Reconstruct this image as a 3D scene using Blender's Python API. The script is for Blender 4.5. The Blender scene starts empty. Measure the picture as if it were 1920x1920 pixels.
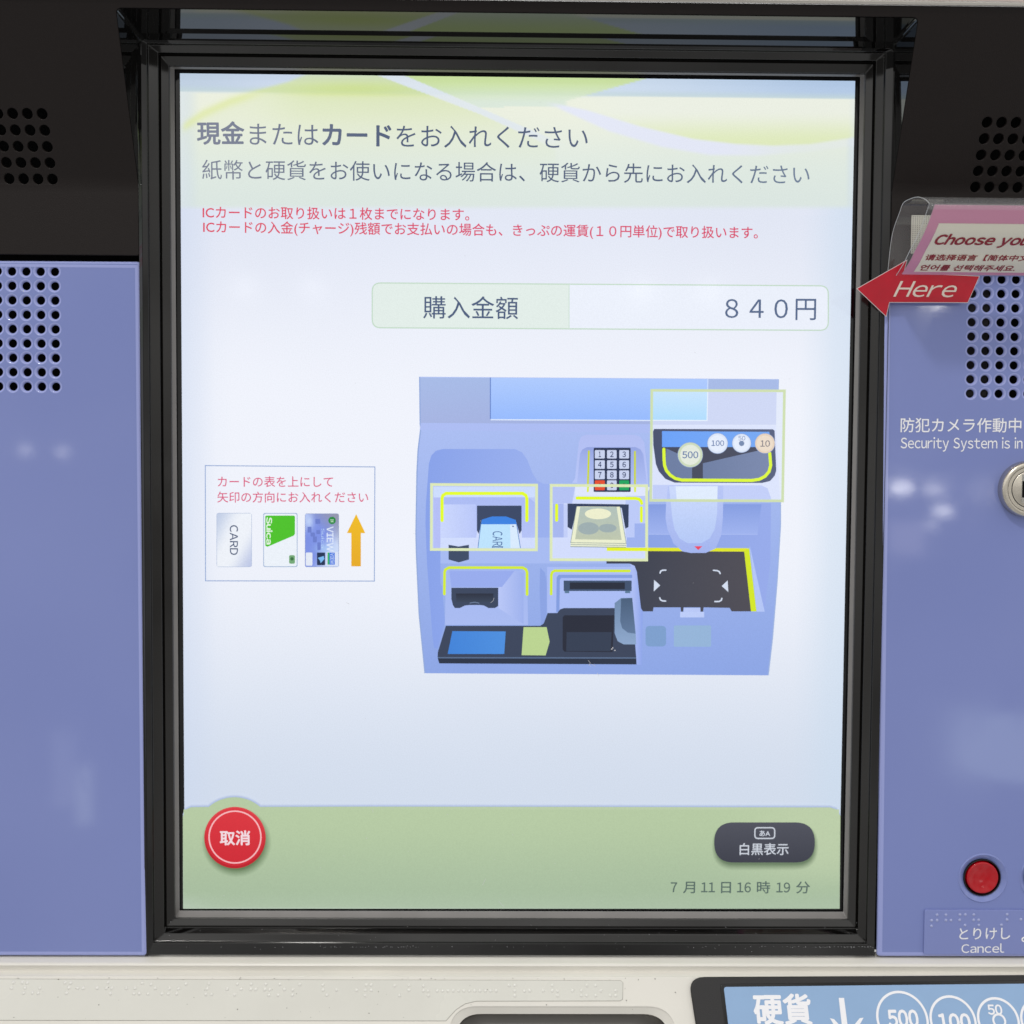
import bpy, bmesh, math, random
from mathutils import Vector, Matrix, Euler

random.seed(7)
SC = bpy.context.scene
COL = SC.collection

# ------------------------------------------------------------------ camera
F_PX = 2058.7266                       # focal length of the photograph in its 1920 px frame
CAM_LOC = Vector((-.00705, -.44601, .01396))
CAM_EUL = Euler((1.52769, -.00695, -.01207), 'XYZ')
cam_d = bpy.data.cameras.new('camera'); cam = bpy.data.objects.new('camera', cam_d)
COL.objects.link(cam)
cam.location = CAM_LOC; cam.rotation_euler = CAM_EUL
cam_d.sensor_fit = 'HORIZONTAL'; cam_d.sensor_width = 36
cam_d.lens = 36 * F_PX / 1920
cam_d.clip_start = .02; cam_d.clip_end = 60
SC.camera = cam
cam_d.dof.use_dof = True; cam_d.dof.focus_distance = .424; cam_d.dof.aperture_fstop = 8
CAM_R = CAM_EUL.to_matrix()

# ------------------------------------------------------------------ exposure, world
SC.view_settings.view_transform = 'Standard'
SC.view_settings.look = 'None'
SC.view_settings.exposure = 0
SC.view_settings.gamma = 1
SC.view_settings.use_curve_mapping = False

def lin(c):
    return tuple((v/255/12.92 if v/255 <= .04045 else ((v/255+.055)/1.055)**2.4) for v in c)

w = bpy.data.worlds.new('World'); SC.world = w; w.use_nodes = True
nt = w.node_tree; nt.nodes.clear()
N = nt.nodes.new; L = nt.links.new
tc = N('ShaderNodeTexCoord')
rot = N('ShaderNodeVectorRotate'); rot.rotation_type = 'X_AXIS'; rot.inputs['Angle'].default_value = math.radians(0)
sep = N('ShaderNodeSeparateXYZ'); ramp = N('ShaderNodeMapRange')
rp = N('ShaderNodeValToRGB')
cr = rp.color_ramp
cr.elements[0].position = 0; cr.elements[0].color = (.50, .50, .50, 1)
cr.elements[1].position = 1; cr.elements[1].color = (1.15, 1.14, 1.12, 1)
for pos, v in ((.40, .52), (.50, .58), (.60, .82), (.72, 1.0)):
    e = cr.elements.new(pos); e.color = (v, v*.99, v*.97, 1)
ramp.inputs['From Min'].default_value = -1; ramp.inputs['From Max'].default_value = 1
ns = N('ShaderNodeTexNoise'); ns.inputs['Scale'].default_value = 5; ns.inputs['Detail'].default_value = 5
nr = N('ShaderNodeMapRange'); nr.inputs['From Min'].default_value = .35; nr.inputs['From Max'].default_value = .68
nr.inputs['To Min'].default_value = .6; nr.inputs['To Max'].default_value = 1.5
mul = N('ShaderNodeVectorMath'); mul.operation = 'SCALE'
bg = N('ShaderNodeBackground'); bg.inputs['Strength'].default_value = 1.03
wo = N('ShaderNodeOutputWorld')
L(tc.outputs['Generated'], rot.inputs['Vector']); L(rot.outputs['Vector'], sep.inputs['Vector'])
L(sep.outputs['Z'], ramp.inputs['Value']); L(ramp.outputs['Result'], rp.inputs['Fac'])
L(tc.outputs['Generated'], ns.inputs['Vector']); L(ns.outputs['Fac'], nr.inputs['Value'])
L(rp.outputs['Color'], mul.inputs[0]); L(nr.outputs['Result'], mul.inputs['Scale'])
L(mul.outputs['Vector'], bg.inputs['Color']); L(bg.outputs['Background'], wo.inputs['Surface'])

# ------------------------------------------------------------------ camera rays onto real planes
def ray(px, py):
    return (CAM_R @ Vector(((px-960)/F_PX, (960-py)/F_PX, -1))).normalized()

def hit(px, py, p0, n):
    d = ray(px, py)
    return CAM_LOC + d * ((p0-CAM_LOC).dot(n) / d.dot(n))

def P(px, py, Y):
    return hit(px, py, Vector((0, Y, 0)), Vector((0, 1, 0)))

class Frame:
    """a plane of the machine: local mm (u right, v up the plane, w out towards the viewer)"""
    def __init__(s, o, ex=(1, 0, 0), ey=(0, 0, 1)):
        s.o = Vector(o); s.ex = Vector(ex).normalized(); s.ey = Vector(ey).normalized()
        s.n = s.ex.cross(s.ey)
    def __call__(s, u, v, w=0):
        return s.o + s.ex*(u*.001) + s.ey*(v*.001) + s.n*(w*.001)
    def px(s, x, y):
        q = hit(x, y, s.o, s.n) - s.o
        return (q.dot(s.ex)*1000, q.dot(s.ey)*1000)
    def up(s, w):
        return Frame(s.o + s.n*(w*.001), s.ex, s.ey)

SCREEN = Frame((0, 0, 0))
Y_PANEL = -.012
PANEL = Frame((0, Y_PANEL, 0))
Y_STRIP = -.0132
STRIP = Frame((0, Y_STRIP, 0))
zc = P(960, 352, Y_STRIP).z; zt = P(960, 24, -.037).z
th = math.atan2(.037 + Y_STRIP, zt - zc)
HOOD = Frame((0, Y_STRIP, zc), ey=(0, -math.sin(th), math.cos(th)))
zo = P(960, 1829, -.0195).z
TILT = math.radians(30)
LEDGE = Frame((0, -.0195, zo), ey=(0, math.sin(TILT), math.cos(TILT)))

class Bent:
    """the upper fascia as one sheet: upright below the crease, leaning out above it, rounded between"""
    def __init__(s, a=3.2): s.a = a
    def __call__(s, u, v, w=0):
        a = s.a
        if v <= -a: ph, y, z = 0, 0, v
        elif v >= a: ph, y, z = th, a*th+(v-a)*math.sin(th), -a+2*a*math.sin(th)/th+(v-a)*math.cos(th)
        else:
            t = (v+a)/(2*a); ph = th*t; r = 2*a/th; y, z = r*(1-math.cos(ph)), -a+r*math.sin(ph)
        return Vector((u*.001, Y_STRIP-(y+w*math.cos(ph))*.001, zc+(z-w*math.sin(ph))*.001))
BENT = Bent()

# ------------------------------------------------------------------ lamps of the hall
def lamp(name, loc, target, sx, sy, power, col=(1, .97, .92)):
    d = bpy.data.lights.new(name, 'AREA'); d.shape = 'ELLIPSE'
    d.size = sx; d.size_y = sy; d.energy = power; d.color = col
    o = bpy.data.objects.new(name, d); COL.objects.link(o)
    o.location = loc
    o.rotation_euler = (Vector(target)-Vector(loc)).to_track_quat('-Z', 'Y').to_euler()
    return o

lamp('ceiling_lamp', (-.42, -1.25, 1.62), (0, 0, 0), .16, .16, 11)

def mirrored_lamp(px, py, Y, dist, sx, sy, rad):
    p = P(px, py, Y); d = (p-CAM_LOC).normalized(); r = Vector((d.x, -d.y, d.z))
    area = math.pi*sx*sy/4
    lamp('ceiling_lamp', p + r*dist, p, sx, sy, rad*area*math.pi)

for px, py, Y, sx, sy, rad in ((1690, 914, Y_PANEL, .12, .06, 22), (1768, 958, Y_PANEL, .10, .05, 16),
                               (1752, 916, Y_PANEL, .12, .08, 7), (1846, 919, Y_PANEL, .09, .08, 7),
                               (1746, 984, Y_PANEL, .07, .06, 5),
                               (460, 539, 0, .09, .06, 9), (587, 540, 0, .09, .06, 9),
                               (1203, 545, 0, .09, .06, 9), (1330, 545, 0, .09, .06, 9),
                               (47, 844, Y_PANEL, .07, .06, 5), (117, 847, Y_PANEL, .07, .06, 5),
                               (1752, 568, Y_PANEL, .12, .04, 34)):
    mirrored_lamp(px, py, Y, 6, sx, sy, rad)

def mirrored_glow(px, py, sx, sy, rad, col):  # unseen area light added for a soft patch mirrored in the side panel
    p = P(px, py, Y_PANEL); d = (p-CAM_LOC).normalized(); r = Vector((d.x, -d.y, d.z))
    o = lamp('unseen_glow_light', p + r*5, p, sx, sy, rad*sx*sy*math.pi, col); o.data.shape = 'RECTANGLE'
mirrored_glow(1872, 1400, .42, .30, 1.7, (.85, 1, 1))
mirrored_glow(1700, 1010, .16, .16, 1.5, (1, .9, .95))
mirrored_glow(158, 1490, .07, .26, 1.6, (.9, 1, .92))
mirrored_glow(120, 1440, .10, .34, .7, (.9, .95, 1))

# ------------------------------------------------------------------ materials
def mat(name, rgb, rough=.4, spec=.5, metal=0, coat=0, bump=None, vary=None, srgb=True, ior=1.5, smudge=False):
    m = bpy.data.materials.new(name); m.use_nodes = True
    t = m.node_tree; b = t.nodes['Principled BSDF']
    c = lin(rgb) if srgb else rgb
    b.inputs['Base Color'].default_value = (*c, 1)
    b.inputs['Roughness'].default_value = rough
    b.inputs['Metallic'].default_value = metal
    b.inputs['Specular IOR Level'].default_value = spec
    b.inputs['Coat Weight'].default_value = coat
    b.inputs['Coat Roughness'].default_value = .05
    b.inputs['IOR'].default_value = ior
    tc = t.nodes.new('ShaderNodeTexCoord')
    if bump:
        sc, dist, rv = bump
        n = t.nodes.new('ShaderNodeTexNoise'); n.inputs['Scale'].default_value = sc; n.inputs['Detail'].default_value = 2
        bp = t.nodes.new('ShaderNodeBump'); bp.inputs['Strength'].default_value = 1; bp.inputs['Distance'].default_value = dist
        t.links.new(tc.outputs['Object'], n.inputs['Vector'])
        t.links.new(n.outputs['Fac'], bp.inputs['Height']); t.links.new(bp.outputs['Normal'], b.inputs['Normal'])
    if vary:
        sc, amt = vary
        n = t.nodes.new('ShaderNodeTexNoise'); n.inputs['Scale'].default_value = sc; n.inputs['Detail'].default_value = 5
        mr = t.nodes.new('ShaderNodeMapRange'); mr.inputs['From Min'].default_value = .3; mr.inputs['From Max'].default_value = .7
        mr.inputs['To Min'].default_value = 1-amt; mr.inputs['To Max'].default_value = 1+amt
        vm = t.nodes.new('ShaderNodeVectorMath'); vm.operation = 'SCALE'; vm.inputs[0].default_value = c
        t.links.new(tc.outputs['Object'], n.inputs['Vector']); t.links.new(n.outputs['Fac'], mr.inputs['Value'])
        t.links.new(mr.outputs['Result'], vm.inputs['Scale']); t.links.new(vm.outputs['Vector'], b.inputs['Base Color'])
        mr2 = t.nodes.new('ShaderNodeMapRange'); mr2.inputs['From Min'].default_value = .3; mr2.inputs['From Max'].default_value = .7
        mr2.inputs['To Min'].default_value = rough*.8; mr2.inputs['To Max'].default_value = rough*1.25
        t.links.new(n.outputs['Fac'], mr2.inputs['Value']); t.links.new(mr2.outputs['Result'], b.inputs['Roughness'])
    if smudge:          # finger marks dull the gloss in patches
        n = t.nodes.new('ShaderNodeTexNoise'); n.inputs['Scale'].default_value = 22; n.inputs['Detail'].default_value = 7; n.inputs['Distortion'].default_value = 1.2
        mr = t.nodes.new('ShaderNodeMapRange'); mr.inputs['From Min'].default_value = .52; mr.inputs['From Max'].default_value = .8
        mr.inputs['To Min'].default_value = rough; mr.inputs['To Max'].default_value = rough+.12
        t.links.new(tc.outputs['Object'], n.inputs['Vector']); t.links.new(n.outputs['Fac'], mr.inputs['Value'])
        t.links.new(mr.outputs['Result'], b.inputs['Roughness'])
    return m

M = {}
M['lavender'] = mat('lavender_plastic', (122, 134, 190), .045, .45, vary=(6, .03), smudge=True)
M['fascia'] = mat('black_textured_plastic', (28, 23, 22), .42, .18, bump=(2200, .00006, 0))
M['gloss'] = mat('glossy_black_plastic', (10, 9, 9), .03, .55, vary=(40, .1))
M['bezel'] = mat('black_bezel_plastic', (18, 16, 14), .09, .6, vary=(60, .1))
M['lav_edge_and_sheen'] = mat('lavender_edge_and_sheen', (150, 159, 212), .09, .45)  # hole bevels: ceiling sheen put into the colour; panel margins: paler plastic
M['lip'] = mat('grey_inner_lip', (124, 121, 119), .2, .5, vary=(60, .06))
M['matrix'] = mat('black_glass_border', (6, 7, 9), .05, .5)
M['cream'] = mat('cream_plastic', (219, 216, 208), .38, .4, bump=(1500, .00001, 0), vary=(25, .035))
M['tape'] = mat('clear_tape_over_cream', (211, 210, 202), .24, .4, bump=(120, .00008, 0), vary=(30, .03))
M['dome'] = mat('clear_dome', (218, 217, 210), .32, .6)
M['grime'] = mat('grime', (128, 124, 115), .7, .2)
M['white'] = mat('white_print', (236, 236, 240), .45, .3)
M['dark'] = mat('dark_interior', (8, 8, 9), .7, .1)
M['cloth'] = mat('grey_speaker_cloth', (62, 60, 62), .9, .1, bump=(1500, .0001, 0))
M['chrome'] = mat('chrome', (215, 212, 205), .08, .5, metal=1)
M['brushed'] = mat('brushed_metal', (205, 198, 185), .25, .5, metal=1, bump=(700, .00003, 0))
M['red'] = mat('red_button_plastic', (176, 6, 22), .12, .5, vary=(60, .08))
M['collar'] = mat('black_rubber', (10, 10, 12), .4, .4)
M['blue'] = mat('blue_coin_label', (140, 170, 206), .4, .3, bump=(1500, .00002, 0), vary=(60, .03))
M['frame'] = mat('black_coin_frame', (34, 33, 34), .5, .4, bump=(1800, .00006, 0))
M['silver'] = mat('silver_trim', (205, 200, 192), .22, .5, metal=1)
M['pink_panel'] = mat('pale_pink_panel', (226, 208, 198), .35, .4)
M['grey_metal'] = mat('brushed_tray_steel', (150, 148, 145), .3, .5, metal=1)
M['plate'] = mat('clear_braille_plate', (126, 137, 192), .1, .5, bump=(90, .00008, 0))
M['platedome'] = mat('clear_braille_dome', (158, 166, 208), .08, .6)
M['pink'] = mat('pink_print', (226, 152, 182), .3, .4)
M['paper'] = mat('cream_paper', (250, 242, 222), .35, .4)
M['redink'] = mat('dark_red_ink', (158, 14, 32), .4, .3)
M['arrow'] = mat('red_laminated_card', (190, 12, 40), .14, .5, bump=(160, .00025, 0), vary=(90, .1))
M['edge'] = mat('white_card_edge', (225, 215, 215), .4, .3)
M['ivory'] = mat('ivory_lettering', (228, 212, 200), .3, .4)
M['patch'] = mat('woven_tape', (205, 202, 190), .7, .2)

def clear_mat(dif, fac, base):
    m = bpy.data.materials.new('clear_plastic_sleeve'); m.use_nodes = True
    t = m.node_tree; t.nodes.clear()
    o = t.nodes.new('ShaderNodeOutputMaterial'); mx = t.nodes.new('ShaderNodeMixShader')
    tr = t.nodes.new('ShaderNodeBsdfTransparent'); gl = t.nodes.new('ShaderNodeBsdfGlossy')
    df = t.nodes.new('ShaderNodeBsdfDiffuse'); mx2 = t.nodes.new('ShaderNodeMixShader')
    tr.inputs['Color'].default_value = (.93, .94, .94, 1); gl.inputs['Roughness'].default_value = .06
    df.inputs['Color'].default_value = (.85, .86, .86, 1)
    lw_ = t.nodes.new('ShaderNodeLayerWeight'); pw = t.nodes.new('ShaderNodeMath'); pw.operation = 'POWER'; pw.inputs[1].default_value = 4.5
    fr = t.nodes.new('ShaderNodeMath'); fr.operation = 'MULTIPLY_ADD'; fr.inputs[1].default_value = fac; fr.inputs[2].default_value = base
    t.links.new(lw_.outputs['Facing'], pw.inputs[0]); t.links.new(pw.outputs[0], fr.inputs[0])
    mx2.inputs['Fac'].default_value = dif
    t.links.new(tr.outputs[0], mx2.inputs[1]); t.links.new(df.outputs[0], mx2.inputs[2])
    t.links.new(fr.outputs[0], mx.inputs[0]); t.links.new(mx2.outputs[0], mx.inputs[1]); t.links.new(gl.outputs[0], mx.inputs[2])
    t.links.new(mx.outputs[0], o.inputs['Surface'])
    return m
M['clear'] = clear_mat(.10, .45, .07); M['clearfront'] = clear_mat(.015, .12, .025)
M['clearedge'] = mat('clear_plastic_edge', (200, 202, 204), .2, .5)

def lcd_mat():
    m = bpy.data.materials.new('lit_lcd'); m.use_nodes = True
    t = m.node_tree; b = t.nodes['Principled BSDF']
    b.inputs['Base Color'].default_value = (.01, .01, .012, 1)
    b.inputs['Roughness'].default_value = .085; b.inputs['Specular IOR Level'].default_value = .4
    a = t.nodes.new('ShaderNodeAttribute'); a.attribute_name = 'Col'
    tc = t.nodes.new('ShaderNodeTexCoord'); n = t.nodes.new('ShaderNodeTexNoise')
    n.inputs['Scale'].default_value = 2600; n.inputs['Detail'].default_value = 1
    mr = t.nodes.new('ShaderNodeMapRange'); mr.inputs['From Min'].default_value = .25; mr.inputs['From Max'].default_value = .75
    mr.inputs['To Min'].default_value = .94; mr.inputs['To Max'].default_value = 1.03
    t.links.new(tc.outputs['Object'], n.inputs['Vector']); t.links.new(n.outputs['Fac'], mr.inputs['Value'])
    t.links.new(a.outputs['Color'], b.inputs['Emission Color']); t.links.new(mr.outputs['Result'], b.inputs['Emission Strength'])
    return m
M['lcd'] = lcd_mat()

# ------------------------------------------------------------------ object helpers
def link(name, me, parent=None, label=None):
    o = bpy.data.objects.new(name, me); COL.objects.link(o)
    if parent is not None: o.parent = parent
    if label: o['label'] = label
    return o

def thing(name, label, cat, group=None):
    o = bpy.data.objects.new(name, None); COL.objects.link(o)
    o['label'] = label; o['category'] = cat
    if group: o['group'] = group
    return o

class MB:
    """collects verts/faces (with a material slot and optional colours) into ONE mesh"""
    def __init__(s): s.v = []; s.f = []; s.fm = []; s.col = []; s.mats = []; s.sm = []
    def slot(s, m):
        if m not in s.mats: s.mats.append(m)
        return s.mats.index(m)
    def add(s, verts, faces, m, cols=None, smooth=False):
        k = len(s.v); s.v += [tuple(q) for q in verts]; i = s.slot(m)
        for f in faces:
            s.f.append([k+a for a in f]); s.fm.append(i); s.sm.append(smooth)
        s.col += cols if cols else [(1, 1, 1)]*len(verts)
    def build(s, name, parent=None, label=None, color=False, sharp=None):
        me = bpy.data.meshes.new(name); me.from_pydata(s.v, [], s.f)
        for m in s.mats: me.materials.append(m)
        me.polygons.foreach_set('material_index', s.fm)
        me.polygons.foreach_set('use_smooth', s.sm)
        if color:
            a = me.color_attributes.new('Col', 'FLOAT_COLOR', 'POINT')
            a.data.foreach_set('color', [x for c in s.col for x in (*c, 1)])
        me.update()
        if sharp:
            me.set_sharp_from_angle(angle=math.radians(sharp)); me.polygons.foreach_set('use_smooth', s.sm)
        return link(name, me, parent, label)

_raw = {}
def raw_glyphs(body):
    if body not in _raw:
        c = bpy.data.curves.new('tmp', 'FONT'); c.body = body; c.resolution_u = 3
        o = bpy.data.objects.new('tmp', c); COL.objects.link(o)
        bpy.context.view_layer.update()
        e = o.evaluated_get(bpy.context.evaluated_depsgraph_get()); me = e.to_mesh()
        v = [(q.co.x, q.co.y) for q in me.vertices]; f = [list(p.vertices) for p in me.polygons]
        e.to_mesh_clear(); bpy.data.objects.remove(o); bpy.data.curves.remove(c)
        used = sorted({i for q in f for i in q}); mp = {a: b for b, a in enumerate(used)}
        _raw[body] = ([v[i] for i in used], [[mp[i] for i in q] for q in f])
    return _raw[body]

_tmp = {}
def text_geo(body, bold=0, shear=0, latin=False, squeeze=1, gap=.085):
    """flat lettering: verts (x, y, copy), faces, ink width, ink height; bold fattens the strokes;
    latin sets western letters from the sans full-width forms, spaced by their own widths"""
    key = (body, bold, shear, latin, squeeze, gap)
    if key not in _tmp:
        v, f = [], []
        if latin:
            x = 0
            for ch in body:
                if ch == ' ': x += .34; continue
                wide = '!' <= ch <= '~'
                gv, gf = raw_glyphs(chr(ord(ch)+0xFEE0) if wide else ch)
                a = min(q[0] for q in gv); b = max(q[0] for q in gv); k = len(v)
                sq = squeeze if wide else 1
                v += [((q[0]-a)*sq+x, q[1]) for q in gv]; f += [[k+t for t in q] for q in gf]
                x += (b-a)*sq+gap
        else:
            v, f = raw_glyphs(body)
        v = [(a+b*shear, b) for a, b in v]
        out, of = [(a, b, 0) for a, b in v], [list(q) for q in f]
        if bold:
            for j in range(8):
                k = len(out); dx, dy = bold*math.cos(j*math.pi/4), bold*math.sin(j*math.pi/4)
                out += [(a+dx, b+dy, j+1) for a, b in v]; of += [[k+t for t in q] for q in f]
        x0 = min(a[0] for a in out); x1 = max(a[0] for a in out); y0 = min(a[1] for a in out); y1 = max(a[1] for a in out)
        _tmp[key] = ([(a-x0, b-y0, c) for a, b, c in out], of, x1-x0, y1-y0)
    return _tmp[key]

def lathe(mb, fr, c, prof, m, seg=48, cap=True, smooth=True):
    """prof: (radius mm, w mm) from the outside in, around c on the frame"""
    vs, fs = [], []
    for r, h in prof:
        for k in range(seg):
            a = 2*math.pi*k/seg
            vs.append(fr(c[0]+r*math.cos(a), c[1]+r*math.sin(a), h))
    for i in range(len(prof)-1):
        for k in range(seg):
            k2 = (k+1) % seg
            fs.append([i*seg+k, i*seg+k2, (i+1)*seg+k2, (i+1)*seg+k])
    if cap: fs.append([(len(prof)-1)*seg+k for k in range(seg)])
    mb.add(vs, fs, m, smooth=smooth)

def plate(name, fr, loops, thick, bevel, m, parent=None, label=None, res=2, cuts=(), edge=None):
    """a bevelled plate with its front on the frame's plane; loops in mm, first outline then holes"""
    c = bpy.data.curves.new('tmp', 'CURVE'); c.dimensions = '2D'; c.fill_mode = 'BOTH'
    c.extrude = thick/2-bevel; c.bevel_depth = bevel; c.bevel_resolution = res; c.offset = -bevel
    for lp in loops:
        s = c.splines.new('POLY'); s.points.add(len(lp)-1)
        for q, (x, y) in zip(s.points, lp): q.co = (x, y, 0, 1)
        s.use_cyclic_u = True
    o = bpy.data.objects.new('tmp', c); COL.objects.link(o); bpy.context.view_layer.update()
    e = o.evaluated_get(bpy.context.evaluated_depsgraph_get()); t = e.to_mesh()
    v = [(q.co.x, q.co.y, q.co.z-thick/2) for q in t.vertices]; f = [list(p.vertices) for p in t.polygons]
    e.to_mesh_clear(); bpy.data.objects.remove(o); bpy.data.curves.remove(c)
    bm = bmesh.new()
    bv = [bm.verts.new(q) for q in v]
    for q in f:
        try: bm.faces.new([bv[i] for i in q])
        except ValueError: pass
    bmesh.ops.remove_doubles(bm, verts=bm.verts, dist=1e-4)
    for y in cuts:
        bmesh.ops.bisect_plane(bm, geom=bm.verts[:]+bm.edges[:]+bm.faces[:], plane_co=(0, y, 0), plane_no=(0, 1, 0))
    bmesh.ops.recalc_face_normals(bm, faces=bm.faces); bm.normal_update()
    for q in bm.faces:
        m_ = q.calc_center_median()
        q.smooth = abs(q.normal.z) < .999 or (len(cuts) > 0 and cuts[0] < m_.y < cuts[-1])
    if edge:
        for q in bm.faces: q.material_index = int(.05 < abs(q.normal.z) < .999)
    for q in bm.verts: q.co = fr(*q.co)
    bm.normal_update()
    sm_ = [q.smooth for q in bm.faces]
    me = bpy.data.meshes.new(name); bm.to_mesh(me); bm.free()
    me.set_sharp_from_angle(angle=math.radians(32)); me.polygons.foreach_set('use_smooth', sm_); me.materials.append(m)
    if edge: me.materials.append(edge)
    return link(name, me, parent, label)

def fillet(pts, radii, n=6):
    out = []; k = len(pts)
    for i, p in enumerate(pts):
        r = radii[i] if isinstance(radii, (list, tuple)) else radii
        if r <= 0: out.append(tuple(p)); continue
        p = Vector(p); a = (Vector(pts[i-1])-p); b = (Vector(pts[(i+1) % k])-p)
        ang = a.angle(b); d = min(r/math.tan(ang/2), a.length*.49, b.length*.49)
        s = p+a.normalized()*d; e = p+b.normalized()*d
        for j in range(n+1):
            t = j/n; out.append(tuple((1-t)**2*s + 2*t*(1-t)*p + t*t*e))
    return out

def ring(c, r, n=24):
    return [(c[0]+r*math.cos(2*math.pi*k/n), c[1]+r*math.sin(2*math.pi*k/n)) for k in range(n)]

def stroke_geo(pts, wd, closed=False, round_ends=True):
    """a flat band of width wd along pts; returns verts, faces"""
    P2 = [Vector(p) for p in pts]; n = len(P2); vs = []; fs = []
    for i in range(n):
        a = P2[i-1] if (i > 0 or closed) else None
        b = P2[(i+1) % n] if (i < n-1 or closed) else None
        d1 = (P2[i]-a).normalized() if a is not None else None
        d2 = (b-P2[i]).normalized() if b is not None else None
        if d1 is None: d1 = d2
        if d2 is None: d2 = d1
        d = (d1+d2).normalized(); nn = Vector((-d.y, d.x)); cs = max(.4, abs(nn.dot(Vector((-d1.y, d1.x)))))
        vs += [P2[i]+nn*(wd/2/cs), P2[i]-nn*(wd/2/cs)]
    for i in range(n if closed else n-1):
        j = (i+1) % n; fs.append([2*i, 2*i+1, 2*j+1, 2*j])
    if round_ends and not closed:
        for i, s in ((0, -1), (n-1, 1)):
            d = (P2[1]-P2[0]) if i == 0 else (P2[-1]-P2[-2])
            d.normalize(); d *= s; k = len(vs); nn = Vector((-d.y, d.x))
            for j in range(7):
                a = math.pi*(j/6-.5); vs.append(P2[i]+(d*math.cos(a)+nn*math.sin(a))*wd/2)
            fs.append(list(range(k, k+7)))
    return vs, fs

# ------------------------------------------------------------------ the lit picture on the display
LAYER = [0]
def emit(c):
    """what the panel gives off; the room light the glass mirrors comes on top"""
    return tuple(max(.001, v-.021) for v in lin(c))

class Gfx:
    """flat shapes shown on the display, in one mesh; colours are what the display emits"""
    def __init__(s): s.mb = MB()
    def w(s): LAYER[0] += 1; return .02 + LAYER[0]*.006
    def col(s, c, pts): return [emit(c(*p)) if callable(c) else emit(c) for p in pts]
    def poly(s, pts, c):
        w_ = s.w(); q = [SCREEN.px(*p) for p in pts]
        vs = [SCREEN(u, v, w_) for u, v in q]
        s.mb.add(vs, [list(range(len(vs)))], M['lcd'], s.col(c, pts))
    def rect(s, x0, y0, x1, y1, c, r=0):
        p = [(x0, y0), (x1, y0), (x1, y1), (x0, y1)]
        s.poly(fillet(p, r) if r else p, c)
    def stroke(s, pts, wd, c, closed=False, ends=True):
        vs, fs = stroke_geo(pts, wd, closed, ends); w_ = s.w()
        s.mb.add([SCREEN(*SCREEN.px(*p), w_) for p in vs], fs, M['lcd'], s.col(c, vs))
    def circle(s, x, y, r, c, ry=None, n=40):
        s.poly([(x+r*math.cos(2*math.pi*k/n), y+(ry or r)*math.sin(2*math.pi*k/n)) for k in range(n)], c)
    def grid(s, x0, y0, x1, y1, nx, ny, c):
        w_ = s.w(); pts = [(x0+(x1-x0)*i/nx, y0+(y1-y0)*j/ny) for j in range(ny+1) for i in range(nx+1)]
        fs = [[j*(nx+1)+i, j*(nx+1)+i+1, (j+1)*(nx+1)+i+1, (j+1)*(nx+1)+i] for j in range(ny) for i in range(nx)]
        s.mb.add([SCREEN(*SCREEN.px(*p), w_) for p in pts], fs, M['lcd'], s.col(c, pts))
    def glow(s, outline_in, outline_out, ci, co):
        w_ = s.w(); n = len(outline_in); pts = list(outline_in)+list(outline_out)
        fs = [[k, (k+1) % n, n+(k+1) % n, n+k] for k in range(n)] + [list(range(n))]
        s.mb.add([SCREEN(*SCREEN.px(*p), w_) for p in pts], fs, M['lcd'], s.col(ci, outline_in)+s.col(co, outline_out))
    def text(s, body, x0, y0, x1, y1, c, bold=0, h=None, **kw):
        """ink from (x0,y0) to (x1,y1), the ends of its middle line; h = ink height in px or natural"""
        v, f, tw, thh = text_geo(body, bold, **kw); w_ = s.w()
        A = Vector(SCREEN.px(x0, y0)); B = Vector(SCREEN.px(x1, y1)); d = B-A
        sc = d.length/tw; ex = d.normalized(); ey = Vector((-ex.y, ex.x))
        sy = (h/4.62/thh) if h else sc
        q = [A+ex*(a*sc)+ey*((b-thh/2)*sy) for a, b, k in v]
        pts = [(x0+(x1-x0)*a/tw, y0+(y1-y0)*a/tw) for a, b, k in v]
        s.mb.add([SCREEN(t.x, t.y, w_+k[2]*.0006) for t, k in zip(q, v)], f, M['lcd'], s.col(c, pts))
    def build(s, name, parent): return s.mb.build(name, parent, color=True)

def mix(a, b, t): return tuple(x+(y-x)*t for x, y in zip(a, b))
def clamp(x): return max(0, min(1, x))
def sst(a, b, x):
    t = clamp((x-a)/(b-a)); return t*t*(3-2*t)
def interp(pts, x):
    if x <= pts[0][0]: return pts[0][1]
    for (xa, ya), (xb, yb) in zip(pts, pts[1:]):
        if x <= xb: return ya+(yb-ya)*(x-xa)/(xb-xa)
    return pts[-1][1]
def vgrad(y0, c0, y1, c1): return lambda x, y: mix(c0, c1, clamp((y-y0)/(y1-y0)))
def hgrad(x0, c0, x1, c1): return lambda x, y: mix(c0, c1, clamp((x-x0)/(x1-x0)))
def Z(ox, oy, s): return lambda *p: [(ox+a/s, oy+b/s) for a, b in p]

# ================================================================== THE TICKET MACHINE
machine = thing('ticket_machine', 'lavender, black and cream ticket machine front with a large lit touch display', 'ticket machine')
machine.location = (0, 0, 0)

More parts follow.
